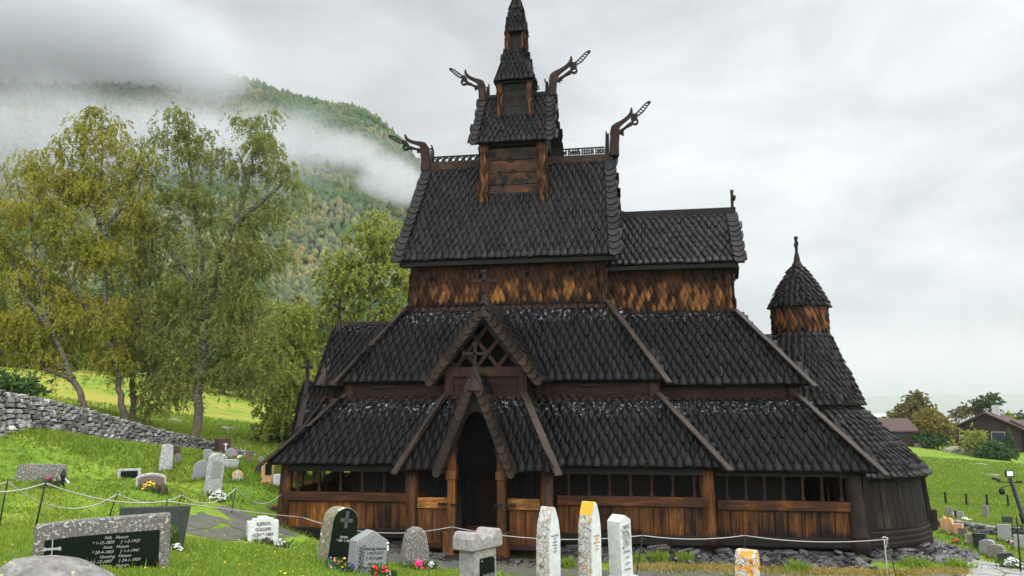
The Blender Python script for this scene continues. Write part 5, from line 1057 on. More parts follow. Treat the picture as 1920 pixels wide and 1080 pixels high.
# grave lantern on a stake
def lantern(u, vt, vb, d, label, k=1):
    a = at(u, vt, d); b = at(u, vb, d); e = empty('grave_lantern', (a[0], a[1], b[2])); tag(e, label, 'lantern'); h = a[2] - b[2]
    mb = MB(); mb.tube([(0, 0, -.1), (0, 0, h - .14)], .006, 6); mb.build('stake', M['iron'], e)
    mb = MB(); mb.lathe([(.028, h - .14), (.03, h - .13), (.03, h - .06), (.02, h - .055)], (0, 0, 0), 12); mb.build('candle', M['white'], e)
    mb = MB(); mb.lathe([(.012, h - .055), (.014, h - .03), (.006, h - .02)], (0, 0, 0), 10); mb.build('flame_holder', M['gold'], e)
    mb = MB(); mb.lathe([(.034, h - .022), (.03, h - .008), (.008, h)], (0, 0, 0), 12); mb.build('lid', M['white'], e)
    mb = MB(); [mb.tube([(.031 * c_, .031 * s_, h - .14), (.031 * c_, .031 * s_, h - .01)], .002, 4) for c_, s_ in ((1, 0), (-1, 0), (0, 1), (0, -1))]; mb.build('frame', M['iron'], e)
lantern(726, 1016, 1075, 14.6, 'small white candle lantern on a thin stake right of the grey roof-topped gravestone')
p = at(119, 880, 23.3); e = empty('lantern', (p[0], p[1], g1z(p[0], p[1]))); tag(e, 'black grave lantern beside the wide low gravestone at the left', 'lantern'); h = p[2] - g1z(p[0], p[1])
mb = MB(); mb.lathe([(.07, 0), (.07, .03), (.05, .05), (.06, h - .15)], (0, 0, 0), 6); mb.build('body', M['iron'], e); mb = MB(); mb.lathe([(.1, h - .15), (.02, h)], (0, 0, 0), 6); mb.build('roof', M['iron'], e)
# steel box by the tree
p = at(418, 822, 48); g = g1z(p[0], p[1]); e = empty('steel_box', (p[0], p[1], g), YAW + R(30)); tag(e, 'brown steel cabinet with a white cross behind the left gravestones', 'cabinet'); h = p[2] - g
mb = MB(); mb.box((0, 0, h / 2), (.62, 1.1, h)); mb.build('cabinet_body', M['rust'], e, bevel=.02); mb = MB(); mb.box((.05, -.562, h - .42), (.06, .02, .4)); mb.box((.05, -.562, h - .3), (.22, .02, .06)); mb.build('cross_mark', M['white'], e)
# foreground boulder
p = at(118, 1046, 6.6); V_ = []
bm = bmesh.new(); bmesh.ops.create_icosphere(bm, subdivisions=6, radius=1)
for v in bm.verts:
    c = v.co.copy(); n_ = 1 + .10 * float(fbm(np.array(c.x * 1.8), np.array(c.y * 1.8 + c.z * 2.1), 5, 9)); f = .05 * float(fbm(np.array(c.x * 5 + c.z * 9), np.array(c.y * 5 + c.z * 4), 5, 4)); v.co = Vector((c.x * .62 * (n_ + f), c.y * .45 * (n_ + f), c.z * .34 * (n_ + f)))
    if v.co.x > .1: v.co.z *= 1 - (v.co.x - .1) * .55
me = bpy.data.meshes.new('boulder'); bm.to_mesh(me); bm.free(); o = bpy.data.objects.new('boulder', me); COL.objects.link(o); o.location = (float(p[0]) - .12, float(p[1]), float(p[2]) - .34); o.rotation_euler = (0, 0, YAW); me.materials.append(M['boulder']); me.polygons.foreach_set('use_smooth', [True] * len(me.polygons)); tag(o, 'pale weathered boulder with lichen in the bottom left corner', 'boulder')
# ------------------------------------------------------------------ rope fences
def rope_fence(tops, feet, sag, label, r_=.012, extra=None):
    b = tops[0]; e = empty('rope_fence', (0, 0, 0)); tag(e, label, 'fence')
    for i, (t_, f_) in enumerate(zip(tops, feet)):
        if f_ is None: continue
        mb = MB(); f_ = np.array(f_); t_ = np.array(t_); d = (t_ - f_); mb.tube([f_ - d * .1, t_ + d / np.linalg.norm(d) * .05], .014, 8); mb.build('post', M['iron'], e, smooth=True)
    for i in range(len(tops) - 1):
        a, b = np.array(tops[i]), np.array(tops[i + 1]); t_ = np.linspace(0, 1, 17); P_ = a[None] * (1 - t_)[:, None] + b[None] * t_[:, None]; P_[:, 2] -= 4 * sag[i] * t_ * (1 - t_); mb = MB(); mb.tube(P_, r_, 6); mb.build('rope', M['rope'], e, smooth=True)
    return e
T = lambda u, v, d: at(u, v, d)
def foot(u, v, d): p = at(u, v, d); p[2] = min(p[2], g1z(p[0], p[1])); return p
def fr(u, v, d): p = at(u, v, d); p[2] = g1z(p[0], p[1]); return p
rope_fence([T(-60, 915, 15), T(85, 906, 15), T(313, 940, 18), T(567, 970, 28.5), T(847, 988, 27), T(1205, 1004, 24.5), T(1396, 1004, 25), T(1664, 1011, 23.5), T(1662, 1028, 23.5)],
           [None, fr(64, 994, 15), fr(307, 985, 18), fr(564, 1015, 28.5), fr(834, 1039, 26.8), fr(1190, 1075, 24.3), fr(1396, 1050, 25), fr(1684, 1085, 23.3), None], [.10, .14, .02, .32, .22, .10, .12, .0], 'sagging white rope fence on black rods running in front of the church')
mb = MB(); a = T(1658, 1011, 23.5); mb.tube([a, a + (.0, 0, -.1), a + (.02, 0, -.6), a + (.03, 0, -1.15)], .018, 6); mb.tube([a + (-.06, 0, .02), a + (0, 0, .06), a + (.09, 0, .02), a + (.05, 0, -.06)], .02, 6); o = mb.build('rope_end', M['rope'], smooth=True); tag(o, 'loose white rope end hanging from the last rod at the bottom right', 'rope')
rope_fence([T(-70, 905, 17), T(14, 903, 17), T(220, 926, 21), T(341, 928, 23), T(442, 916, 25), T(527, 927, 30.2)], [None, fr(-2, 962, 17), fr(205, 968, 21), fr(330, 975, 23), fr(434, 964, 25), None], [.1, .42, .2, .3, .36], 'white rope fence on black rods crossing the left lawn to the church corner')
# ------------------------------------------------------------------ lamp post, iron cross, field fences
a = at(1893, 893, 46); g = g1z(a[0], a[1]) - .1; e = empty('lamp_post', (a[0] + .62, a[1], g)); tag(e, 'leaning black lamp post with floodlight and surveillance cameras at the right edge', 'lamp post'); h = a[2] - g; dx = -.62
f = lambda t_: np.array([dx * t_, 0, h * t_])
mb = MB(); mb.tube([f(-.05), f(.28), f(.285), f(.97)], [.16, .155, .11, .095], 12); mb.build('pole', M['iron'], e, smooth=True)
mb = MB(); p = f(1); mb.box(p + (0, 0, .13), (.42, .14, .34)); q = mb.build('floodlight', M['iron'], e, bevel=.02); mb = MB(); mb.box(p + (0, -.08, .14), (.30, .02, .24)); mb.build('lens', M['white'], q)
mb = MB(); p = f(.88); mb.beam(p, p + (-.72, 0, .02), .04, .05); mb.beam(p + (-.55, 0, -.28), p + (-.0, 0, -.12), .03, .04); mb.beam(p, p + (.3, 0, 0), .04, .04); mb.build('bracket', M['iron'], e)
mb = MB(); mb.beam(p + (-.95, -.1, .22), p + (-.55, 0, .1), .14, .13); mb.build('camera_housing', M['iron'], e, bevel=.03); mb = MB(); mb.lathe([(.0, -.30), (.1, -.27), (.15, -.16), (.16, -.05), (.1, .02), (.04, .08)], p + (-.5, 0, -.35), 12); mb.build('dome_camera', M['iron'], e, smooth=True)
mb = MB(); mb.beam(p + (.2, 0, .03), p + (.48, -.05, .05), .12, .11); mb.build('camera_housing', M['iron'], e, bevel=.02)
a = at(1906, 969, 27); g = g1z(a[0], a[1]); h = a[2] - g; e = empty('iron_cross', (a[0], a[1], g), YAW); tag(e, 'tall thin wrought iron grave cross at the right edge', 'cross')
mb = MB(); mb.tube([(0, 0, -.1), (0, 0, .3), (0, 0, h)], [.035, .028, .02], 6); [mb.lathe([(.02, 0), (.05, .02), (.02, .04)], (0, 0, z), 8) for z in (.2, .55, .9, h - .2, h - .08)]; mb.build('shaft', M['iron'], e)
mb = MB(); mb.tube([(-.2, 0, h * .78), (.2, 0, h * .78)], .022, 6); [ring(mb, sx * .12, h * .78 + sz * .07, .04, .018, n=8, th=.015) for sx in (-1, 1) for sz in (-1, 1)]; mb.build('arms', M['iron'], e)
def post_fence(L_, d, h_px, label, wire=2, r_=.06, m_='dark'):
    e = empty('field_fence', (0, 0, 0)); tag(e, label, 'fence'); tops = []
    for u, v in L_:
        a = at(u, v, d); g = g1z(a[0], a[1]); h = h_px * d / FOC; mb = MB(); mb.tube([(a[0], a[1], g - .3), (a[0] - .03 * h, a[1], g + h)], r_, 7); mb.build('post', M[m_], e); tops.append((a[0], a[1], g + h))
    for k in range(wire):
        mb = MB(); mb.tube([(x, y, z - .12 - k * .32 * h_px * d / FOC) for x, y, z in tops], .008, 4, cap=False); mb.build('wire', M['iron'], e)
post_fence([(1735, 946), (1774, 947), (1813, 948), (1852, 950), (1891, 951), (1932, 953)], 68, 23, 'row of dark posts with wire between the lawn and the sloping green field', 2, .075)
post_fence([(1712, 850), (1739, 851), (1760, 853), (1789, 855), (1812, 857), (1839, 860), (1868, 862), (1898, 865), (1930, 868)], 122, 13, 'thin wire fence below the houses on the hill', 2, .06)
# ------------------------------------------------------------------ grass
def blades(n, dmin, dmax, u0, u1, hb, mat_, name, label, seed=3, excl=True, zone=None, hs=1.0, pts=None, pw=1.3):
    r = np.random.default_rng(seed)
    if pts is None:
        q = r.random(n); d = (dmin ** (1 - pw) + q * (dmax ** (1 - pw) - dmin ** (1 - pw))) ** (1 / (1 - pw)); u = r.uniform(u0, u1, n); x = CX + (u - 960) / FOC * d * cyw - d * syw; y = CY + (u - 960) / FOC * d * syw + d * cyw
    else: x, y = pts[:, 0], pts[:, 1]; d = np.hypot(x - CX, y - CY)
    if excl:
        inch = ((np.abs(x) < 7.9) & (np.abs(y) < 7.0)) | ((x > 7) & (x < 12.2) & (np.abs(y) < 6.9)) | (np.hypot(x - AX, y) < 5.7) | ((np.abs(x) < 3.2) & (y > -9) & (y < 0))
        def dline(L_):
            m_ = np.full(len(x), 1e9)
            for a, b in zip(L_[:-1], L_[1:]):
                a = np.array(a[:2], float); b = np.array(b[:2], float); ab = b - a; t_ = np.clip(((x - a[0]) * ab[0] + (y - a[1]) * ab[1]) / (ab @ ab), 0, 1); m_ = np.minimum(m_, np.hypot(x - a[0] - t_ * ab[0], y - a[1] - t_ * ab[1]))
            return m_
        keep = ~inch & (dline(front_line) > 1.25) & (dline(east_line) > .95) & (dline(west_line) > 1.45); x, y, d = x[keep], y[keep], d[keep]
    n = len(x); z = gz(x, y); h = r.uniform(.5, 1.2, n) * hb * (1 + d / 60) * hs; w_ = .006 + .0008 * d; a = r.uniform(0, 6.28, n); lean = r.normal(0, .45, (n, 2)) * h[:, None]
    V = np.zeros((n, 3, 3)); V[:, 0] = np.stack([x - np.cos(a) * w_, y - np.sin(a) * w_, z - .01], 1); V[:, 1] = np.stack([x + np.cos(a) * w_, y + np.sin(a) * w_, z - .01], 1); V[:, 2] = np.stack([x + lean[:, 0], y + lean[:, 1], z + h], 1)
    o = bigmesh(name, V.reshape(-1, 3), np.arange(3 * n).reshape(n, 3), mat_); tag(o, label, kind='stuff'); return o
blades(330000, 7.5, 50, -40, 1960, .055, M['blade'], 'grass', 'short green churchyard grass')
blades(60000, 45, 110, 1640, 1960, .10, M['blade'], 'grass', 'grass of the sloping field on the right', seed=8)
blades(60000, 33, 75, -40, 620, .12, M['blade'], 'grass', 'longer grass on the upper left slope', seed=9)
# tufts round the stones and rods
tp = []
for e, w_, hh, t_ in stones.values():
    L0_ = e.location
    for k in range(90): q = random.uniform(0, 6.28); c_, s_ = math.cos(e.rotation_euler.z), math.sin(e.rotation_euler.z); lx, ly = math.cos(q) * (w_ / 2 + .05), math.sin(q) * (t_ / 2 + .07); tp.append((L0_.x + lx * c_ - ly * s_ + random.gauss(0, .02), L0_.y + lx * s_ + ly * c_ + random.gauss(0, .02)))
blades(0, 0, 0, 0, 0, .11, M['blade'], 'grass', 'taller grass tufts round the gravestones', pts=np.array(tp), excl=False, seed=5)
tp = []; 
for (cx_, cy_, n, s_) in [(5.6, -6.9, 260, .14), (6.4, -6.9, 200, .12), (4.9, -7.2, 160, .12), (9.6, -7.3, 260, .16), (2.9, -7.9, 200, .1), (-6.4, -6.8, 300, .3), (-7.3, -6.3, 260, .2), (13.2, -6.0, 240, .2), (14.6, -5.3, 160, .2)]: tp += [(random.gauss(cx_, s_), random.gauss(cy_, s_)) for _ in range(n)]
blades(0, 0, 0, 0, 0, .20, M['blade'], 'grass', 'green tufts at the foot of the church', pts=np.array(tp), excl=False, seed=6)
tp = [(x, y) for x, y in ((random.uniform(4.5, 14.5), random.gauss(0, .35)) for _ in range(9000))]; tp = [(x, -7.55 + y * .8 + .12 * (x - 9) * .3 + (.9 * max(0, x - 12.5) ** 1.1 * .5)) for x, y in tp]
blades(0, 0, 0, 0, 0, .07, M['drygrass'], 'dry_grass', 'strip of dry yellowish grass between rubble and path', pts=np.array(tp), excl=False, seed=7)

# fallen birch leaves on the lawn
r = np.random.default_rng(21); n = 1000; d = r.uniform(9, 48, n); u = r.uniform(-30, 1000, n); x = CX + (u - 960) / FOC * d * cyw - d * syw; y = CY + (u - 960) / FOC * d * syw + d * cyw
k = ~((np.abs(x) < 8) & (np.abs(y) < 9)); x, y = x[k], y[k]; C = np.stack([x, y, gz(x, y) + .06], 1); V = leaf_quads(C, .020, r); V[:, :, 2] = C[:, None, 2] + (V[:, :, 2] - C[:, None, 2]) * .4
o = bigmesh('fallen_leaves', V.reshape(-1, 3), np.arange(4 * len(V)).reshape(-1, 4), M['yellow']); tag(o, 'small yellow fallen leaves scattered over the lawn', kind='stuff')

# broad-leaved weeds in the upper lawn
r = np.random.default_rng(33); nc_ = 420; d = r.uniform(23, 40, nc_); u = r.uniform(-30, 300, nc_); x = CX + (u - 960) / FOC * d * cyw - d * syw; y = CY + (u - 960) / FOC * d * syw + d * cyw
x = np.repeat(x, 14) + r.normal(0, .09, nc_ * 14); y = np.repeat(y, 14) + r.normal(0, .09, nc_ * 14); C = np.stack([x, y, gz(x, y) + r.uniform(.04, .12, len(x))], 1); V = leaf_quads(C, .045, r)
o = bigmesh('weeds', V.reshape(-1, 3), np.arange(4 * len(V)).reshape(-1, 4), M['blade']); tag(o, 'leafy weeds in the grass of the left slope', kind='stuff')
# ------------------------------------------------------------------ trees
def tree(label, trunks, d, crowns, leafm, nclu=120, per=420, size=.085, droop=1.0, tr=.24, seed=1, group='birches beyond the churchyard wall', name='birch_tree', cat='tree', cl=.55, dy=None, twigs=True, barkm='bark', low=True):
    r = np.random.default_rng(seed); base = fr(trunks[0][0][0], trunks[0][0][1], d); e = empty(name, base); tag(e, label, cat, group); mpp = d / FOC; loc = np.array(base, float)
    nodes, nr = [], []; mbt = MB()
    for ti, tk in enumerate(trunks):
        P_ = [at(u, v, d + (0 if len(q) == 0 else q[0])) for u, v, *q in tk]; P_[0] = np.array([P_[0][0], P_[0][1], g1z(P_[0][0], P_[0][1]) - .2]) if ti == 0 else P_[0]
        P_ = np.array(P_) - loc; t_ = np.linspace(0, len(P_) - 1, len(P_) * 5); Q_ = np.stack([np.interp(t_, range(len(P_)), P_[:, k]) for k in range(3)], 1)
        for _ in range(2): Q_[1:-1] = (Q_[:-2] + 2 * Q_[1:-1] + Q_[2:]) / 4
        Q_[1:-1] += r.normal(0, .04, (len(Q_) - 2, 3)); R0 = tr * (1 if ti == 0 else .75); rr_ = [R0 * (1 - .9 * i / (len(Q_) - 1)) ** .9 + .012 for i in range(len(Q_))]; rr_[0] *= 1.5; rr_[1] *= 1.12
        mbt.tube(Q_, rr_, 9, cap=False)
        for i, q in enumerate(Q_):
            if i > len(Q_) * .18: nodes.append(q); nr.append(rr_[i])
    tk_o = mbt.build('trunk', M[barkm], e, smooth=True)
    # foliage clusters inside the crown lobes
    vol = np.array([c[2] * c[3] for c in crowns], float); cnt = np.maximum(2, (vol / vol.sum() * nclu).astype(int)); CL = []
    for c, k in zip(crowns, cnt):
        x = r.normal(0, 1, (k, 3)); x /= np.linalg.norm(x, axis=1)[:, None]; x *= r.random((k, 1)) ** .42; dep = (dy or min(c[2], c[3]) * mpp) 
        for q in x: CL.append(at(c[0] + q[0] * c[2], c[1] + q[2] * c[3], d + q[1] * dep) - loc)
    CL = np.array(CL); T_ = np.array(nodes); dist = np.array([np.min(np.linalg.norm(T_ - c, axis=1)) for c in CL]); order = np.argsort(dist); br = MB()
    for k in order:
        c = CL[k]; A = np.array(nodes); dv = c - A; dl = np.linalg.norm(dv, axis=1); pen = dl + np.maximum(0, -dv[:, 2] + .35 * np.hypot(dv[:, 0], dv[:, 1])) * 1.2; j = int(np.argmin(pen)); a = A[j]; l = dl[j]
        if l < .25: continue
        m_ = (a + c) / 2 + np.array([0, 0, .10 * l]) + r.normal(0, .05 * l, 3); t_ = np.linspace(0, 1, 6)[:, None]; Q_ = a * (1 - t_) ** 2 + 2 * m_ * t_ * (1 - t_) + c * t_ ** 2; r0_ = min(nr[j] * .75, .012 + .020 * l); rr_ = np.linspace(r0_, .008, 6); br.tube(Q_, rr_, 5, cap=False)
        for q, z_ in zip(Q_[1:], rr_[1:]): nodes.append(q); nr.append(z_)
    br.build('branches', M['twig'], tk_o, smooth=True)
    LV = []
    for c in CL:
        s_ = cl * r.uniform(.6, 1.35); nt = max(6, int(per / 26)); o_ = r.normal(0, 1, (nt, 3)) * np.array([1, 1, .62]) * s_; dirn = o_ / (np.linalg.norm(o_, axis=1)[:, None] + 1e-6) * .55; dirn[:, 2] -= droop * r.uniform(.5, 1.3, nt); Lg = s_ * r.uniform(.6, 1.7, nt)
        t_ = r.random((nt, 26)); P_ = c + o_[:, None, :] * .55 + dirn[:, None, :] * (t_ * Lg[:, None])[:, :, None] * np.array([1, 1, 1]) + r.normal(0, .07, (nt, 26, 3)) * s_; LV.append(P_.reshape(-1, 3))
    LV = np.concatenate(LV); V = leaf_quads(LV, size, r, .6 * droop)
    bigmesh('crown', V.reshape(-1, 3), np.arange(len(V) * 4).reshape(-1, 4), M[leafm], e)
    return e
tree('yellow green birch leaning left behind the stone wall at the left edge', [[(166, 768), (150, 735), (128, 690), (100, 625), (84, 590), (72, 520), (60, 420), (58, 300)], [(128, 690), (80, 672), (20, 660), (-40, 668)], [(138, 712), (80, 690), (30, 688)], [(100, 625), (50, 560), (20, 480)]], 46,
     [(58, 320, 62, 50), (20, 385, 80, 70), (95, 410, 52, 60), (30, 490, 95, 70), (70, 580, 80, 60), (10, 620, 80, 50), (60, 655, 90, 26), (-40, 520, 60, 120)], 'leaf_y', 190, 430, .056, 1.0, .17, 11, low=False)
tree('tall yellow birch with two stems rising from behind the middle of the left stone wall', [[(237, 782), (222, 715), (206, 640), (196, 560), (188, 440), (190, 330), (192, 220)], [(196, 440), (232, 380), (262, 300), (270, 260)], [(190, 420), (150, 340), (120, 290)], [(206, 640), (150, 560), (120, 500)]], 47,
     [(190, 240, 42, 52), (150, 290, 55, 60), (245, 300, 50, 60), (120, 350, 40, 60), (190, 350, 70, 55), (250, 400, 40, 50), (150, 460, 65, 60), (215, 470, 55, 60), (130, 560, 60, 55), (200, 590, 60, 60), (120, 650, 70, 40), (215, 680, 50, 30)], 'leaf_y', 240, 420, .055, 1.0, .17, 12)
tree('olive birch stem standing close beside the twin-stemmed yellow birch', [[(250, 785), (247, 720), (252, 655), (262, 590), (262, 500), (280, 400)]], 49,
     [(270, 430, 38, 70), (275, 540, 50, 80), (255, 640, 55, 55), (290, 690, 50, 40), (300, 745, 60, 26)], 'leaf_o', 95, 400, .055, 1.0, .15, 13)
tree('largest olive green birch with mottled trunk at the right end of the stone wall', [[(369, 842), (371, 760), (377, 700), (382, 640), (386, 560), (375, 470), (365, 380), (355, 290), (352, 215)], [(382, 600), (410, 500), (440, 420), (470, 330), (483, 225)], [(386, 560), (330, 490), (300, 420)], [(440, 420), (500, 370), (545, 330)], [(377, 700), (330, 640), (290, 600)], [(380, 680), (430, 620), (490, 590)]], 48,
     [(345, 225, 42, 38), (320, 275, 42, 42), (380, 290, 38, 50), (480, 235, 42, 40), (505, 285, 45, 45), (545, 335, 30, 38), (450, 320, 40, 50), (350, 370, 70, 50), (520, 400, 48, 42), (440, 420, 65, 55), (340, 460, 75, 50), (490, 480, 60, 45), (410, 520, 75, 55), (330, 560, 75, 60), (470, 570, 70, 50), (400, 620, 80, 50), (310, 650, 65, 45), (480, 655, 65, 45), (400, 690, 90, 30), (320, 715, 55, 34), (470, 715, 50, 34)], 'leaf_o', 400, 430, .055, 1.0, .26, 14)
tree('broad bright green tree right behind the west gable of the church', [[(650, 850), (668, 770), (682, 700), (690, 610), (695, 520), (700, 430)], [(682, 700), (640, 640), (590, 600)], [(690, 610), (740, 560), (760, 520)], [(668, 770), (610, 740), (560, 700)]], 62,
     [(700, 430, 48, 30), (670, 470, 50, 40), (735, 480, 50, 55), (640, 510, 50, 40), (700, 540, 75, 50), (620, 575, 55, 40), (750, 590, 50, 70), (680, 620, 80, 50), (590, 640, 60, 45), (640, 690, 75, 50), (570, 710, 50, 45), (700, 710, 70, 60), (590, 765, 60, 40), (640, 790, 60, 50), (535, 790, 42, 30)], 'leaf_g', 250, 420, .10, .8, .28, 15, group='trees behind the church')
tree('loose olive tree hanging over the lawn left of the bright green tree', [[(545, 850), (548, 790), (540, 720), (550, 640), (560, 580)]], 58,
     [(555, 590, 32, 40), (530, 640, 38, 40), (570, 655, 36, 40), (520, 700, 40, 40), (560, 720, 45, 40), (530, 765, 40, 34), (560, 800, 40, 30), (500, 800, 30, 22)], 'leaf_g', 95, 420, .09, .9, .14, 16, group='trees behind the church')
# smaller trees and bushes along the foot of the mountain
bt = [(30, 690, 95, 60, 'leaf_d'), (110, 690, 100, 60, 'leaf_d'), (170, 680, 110, 70, 'leaf_g'), (230, 690, 105, 60, 'leaf_d'), (300, 690, 115, 80, 'leaf_d'), (350, 700, 110, 70, 'leaf_g'), (420, 705, 100, 75, 'leaf_d'), (470, 720, 100, 80, 'leaf_g'), (515, 730, 105, 90, 'leaf_d'), (560, 740, 100, 80, 'leaf_g'),
      (60, 640, 130, 70, 'leaf_g'), (140, 630, 140, 70, 'leaf_d'), (260, 630, 135, 80, 'leaf_a'), (380, 640, 140, 80, 'leaf_d'), (460, 650, 140, 90, 'leaf_a'), (520, 655, 145, 90, 'leaf_g'), (600, 690, 130, 100, 'leaf_d'), (-30, 680, 100, 80, 'leaf_d'), (560, 630, 150, 80, 'leaf_a'), (320, 600, 150, 80, 'leaf_g'), (210, 590, 150, 70, 'leaf_d'), (440, 590, 155, 80, 'leaf_g'), (90, 570, 155, 80, 'leaf_d')]
kinds = {'leaf_d': 'dark green tree at the foot of the mountain', 'leaf_g': 'light green tree at the foot of the mountain', 'leaf_a': 'autumn coloured tree at the foot of the mountain'}
for i, (u, v, d, hp, lm) in enumerate(bt):
    w_ = hp * .5; tree(kinds[lm] + ' seen between the birches', [[(u, v + 12), (u + 2, v - hp * .3), (u, v - hp * .7)]], d, [(u, v - hp * .75, w_ * .6, hp * .28), (u - w_ * .4, v - hp * .4, w_ * .6, hp * .3), (u + w_ * .4, v - hp * .42, w_ * .6, hp * .3), (u, v - hp * .15, w_ * .9, hp * .22)], lm, 46, 260, .20, .3, .2, 40 + i, group='trees at the foot of the mountain', name='tree', cl=1.0)
tree('low leafy bush beside the wall end under the olive tree', [[(505, 838), (505, 820)]], 60, [(500, 815, 30, 16), (530, 822, 26, 14)], 'leaf_gr', 22, 420, .09, .1, .05, 70, group='bushes', name='bush', cat='bush', cl=.5)
tree('fern green bush above the wall at the left edge', [[(12, 735), (12, 720)]], 37, [(10, 715, 22, 16), (50, 728, 36, 12), (-30, 715, 30, 20)], 'leaf_gr', 22, 420, .07, .1, .04, 71, group='bushes', name='bush', cat='bush', cl=.4)
# right side trees round the houses
for (lb, u, v, d, cr_, lm, k, sz) in [
    ('round brown green tree with fine twigs behind the orange bush', 1722, 830, 134, [(1718, 755, 28, 22), (1700, 775, 24, 24), (1742, 775, 24, 24), (1720, 800, 36, 24)], 'leaf_b', 90, .16),
    ('dense orange green autumn bush in front of the brown house', 1748, 834, 126, [(1748, 785, 26, 20), (1730, 800, 24, 22), (1768, 800, 22, 24), (1748, 815, 36, 16)], 'leaf_a', 100, .15),
    ('small light green tree above the shed roof', 1660, 815, 140, [(1620, 790, 22, 18), (1640, 795, 18, 12), (1680, 785, 16, 14), (1668, 790, 14, 10)], 'leaf_g', 46, .2),
    ('thin bluish green tree rising behind the house chimney', 1856, 800, 150, [(1856, 750, 16, 12), (1846, 758, 14, 10), (1866, 762, 8, 10)], 'leaf_d', 24, .16),
    ('loose pale birch left of the thin bluish tree', 1822, 805, 152, [(1822, 765, 12, 14), (1806, 772, 12, 10), (1836, 768, 10, 14), (1796, 782, 8, 8)], 'leaf_b', 30, .16),
    ('hazy yellow green tree behind the house roof at the right edge', 1892, 800, 165, [(1890, 788, 14, 10), (1905, 790, 10, 8)], 'leaf_g', 22, .2),
    ('hazy green tree cut by the right edge of the picture', 1922, 800, 160, [(1922, 785, 10, 12)], 'leaf_d', 14, .2),
    ('low dark green shrub row under the orange bush', 1740, 832, 124, [(1738, 824, 20, 8), (1760, 826, 14, 6), (1715, 824, 12, 8)], 'leaf_d', 30, .14),
    ('rounded loose garden bush with small trunk below the house', 1829, 852, 118, [(1828, 818, 12, 9), (1826, 832, 14, 12), (1836, 836, 8, 8)], 'leaf_g', 40, .13),
    ('wide low dark bush on the slope below the house', 1866, 862, 116, [(1866, 840, 18, 10), (1852, 848, 12, 9), (1882, 848, 12, 9), (1866, 854, 20, 8)], 'leaf_d', 50, .13)]:
    tree(lb, [[(u, v), (cr_[0][0], (v + cr_[0][1]) / 2), (cr_[0][0], cr_[0][1])]], d, cr_, lm, k, 300, sz, .2, .16, 80 + u, group='trees and bushes round the houses', name='garden_tree', cl=.75)
def conifer(u, vt, vb, d, w_, label, seed):
    r = np.random.default_rng(seed); p = fr(u, vb, d); h = at(u, vt, d)[2] - p[2]; e = empty('dwarf_conifer', p); tag(e, label, 'tree', 'cone-shaped conifers by the house'); n = 9000; z = 1 - np.sqrt(r.random(n)); q = r.uniform(0, 6.28, n); rad_ = w_ / 2 * (1 - z) ** .8 * r.uniform(.72, 1.04, n) * (1 + .12 * np.sin(q * 3 + z * 9)); C = np.stack([rad_ * np.cos(q), rad_ * np.sin(q), .15 + z * h], 1); V = leaf_quads(C, .12, r)
    bigmesh('crown', V.reshape(-1, 3), np.arange(4 * n).reshape(-1, 4), M['leaf_d'], e); mb = MB(); mb.tube([(0, 0, -.1), (0, 0, h * .6)], .08, 6); mb.build('trunk', M['twig'], e)
conifer(1848, 809, 836, 122, 1.9, 'small cone-shaped conifer beside the garden bush', 1); conifer(1893, 803, 836, 122, 2.2, 'larger cone-shaped conifer at the right corner of the house', 2)
# ------------------------------------------------------------------ houses on the hill
def house(label, u, v, d, L_, Wd, hw_, rise, rz, wall, roof, wins=(), over=.6, chim=None, name='wooden_house', cat='house', door=None):
    """x: along the ridge, front long side towards local -y"""
    p = at(u, v, d); e = empty(name, (p[0], p[1], p[2]), YAW + R(rz)); tag(e, label, cat)
    mb = MB(); mb.box((0, 0, hw_ / 2 - .6), (L_, Wd, hw_ + 1.2))
    for s_ in (-1, 1): mb.add([(s_ * L_ / 2, -Wd / 2, hw_), (s_ * L_ / 2, Wd / 2, hw_), (s_ * L_ / 2, 0, hw_ + rise), (s_ * (L_ / 2 - .1), -Wd / 2, hw_), (s_ * (L_ / 2 - .1), Wd / 2, hw_), (s_ * (L_ / 2 - .1), 0, hw_ + rise)], [(0, 1, 2), (5, 4, 3), (0, 3, 4, 1), (1, 4, 5, 2), (2, 5, 3, 0)])
    wl = mb.build('wall', wall, e); mb = MB(); k = (Wd / 2 + over) / (Wd / 2); zo = hw_ - rise * over / (Wd / 2)
    for s_ in (-1, 1):
        a, b, c, dd_ = (-L_ / 2 - over, s_ * (Wd / 2 + over), zo), (L_ / 2 + over, s_ * (Wd / 2 + over), zo), (L_ / 2 + over, 0, hw_ + rise + .05), (-L_ / 2 - over, 0, hw_ + rise + .05)
        mb.add([a, b, c, dd_] + [(x, y, z + .22) for x, y, z in (a, b, c, dd_)], [(0, 1, 2, 3), (7, 6, 5, 4), (0, 4, 5, 1), (1, 5, 6, 2), (2, 6, 7, 3), (3, 7, 4, 0)])
    rf = mb.build('roof', roof, e)
    if chim: mb = MB(); mb.box((chim[0], chim[1], hw_ + rise + chim[2] / 2 - .5), (1.3, 1.0, chim[2] + 1)); mb.build('chimney', M['granite_l'], rf)
    for (x, z, ww, hh, side) in wins:
        mb = MB(); 
        if side == 'f': mb.box((x, -Wd / 2 - .04, z), (ww + .24, .1, hh + .24))
        else: mb.box((side * (L_ / 2 + .04), x, z), (.1, ww + .24, hh + .24))
        w2 = mb.build('window', M['granite'] if side != 'f' else M['brown'], e); mb = MB()
        if side == 'f': mb.box((x, -Wd / 2 - .1, z), (ww, .04, hh))
        else: mb.box((side * (L_ / 2 + .1), x, z), (.04, ww, hh))
        mb.build('pane', M['glass'], w2)
    return e
m, t, b = mat('dark window glass', (.02, .025, .03), .08, .5); M['glass'] = m
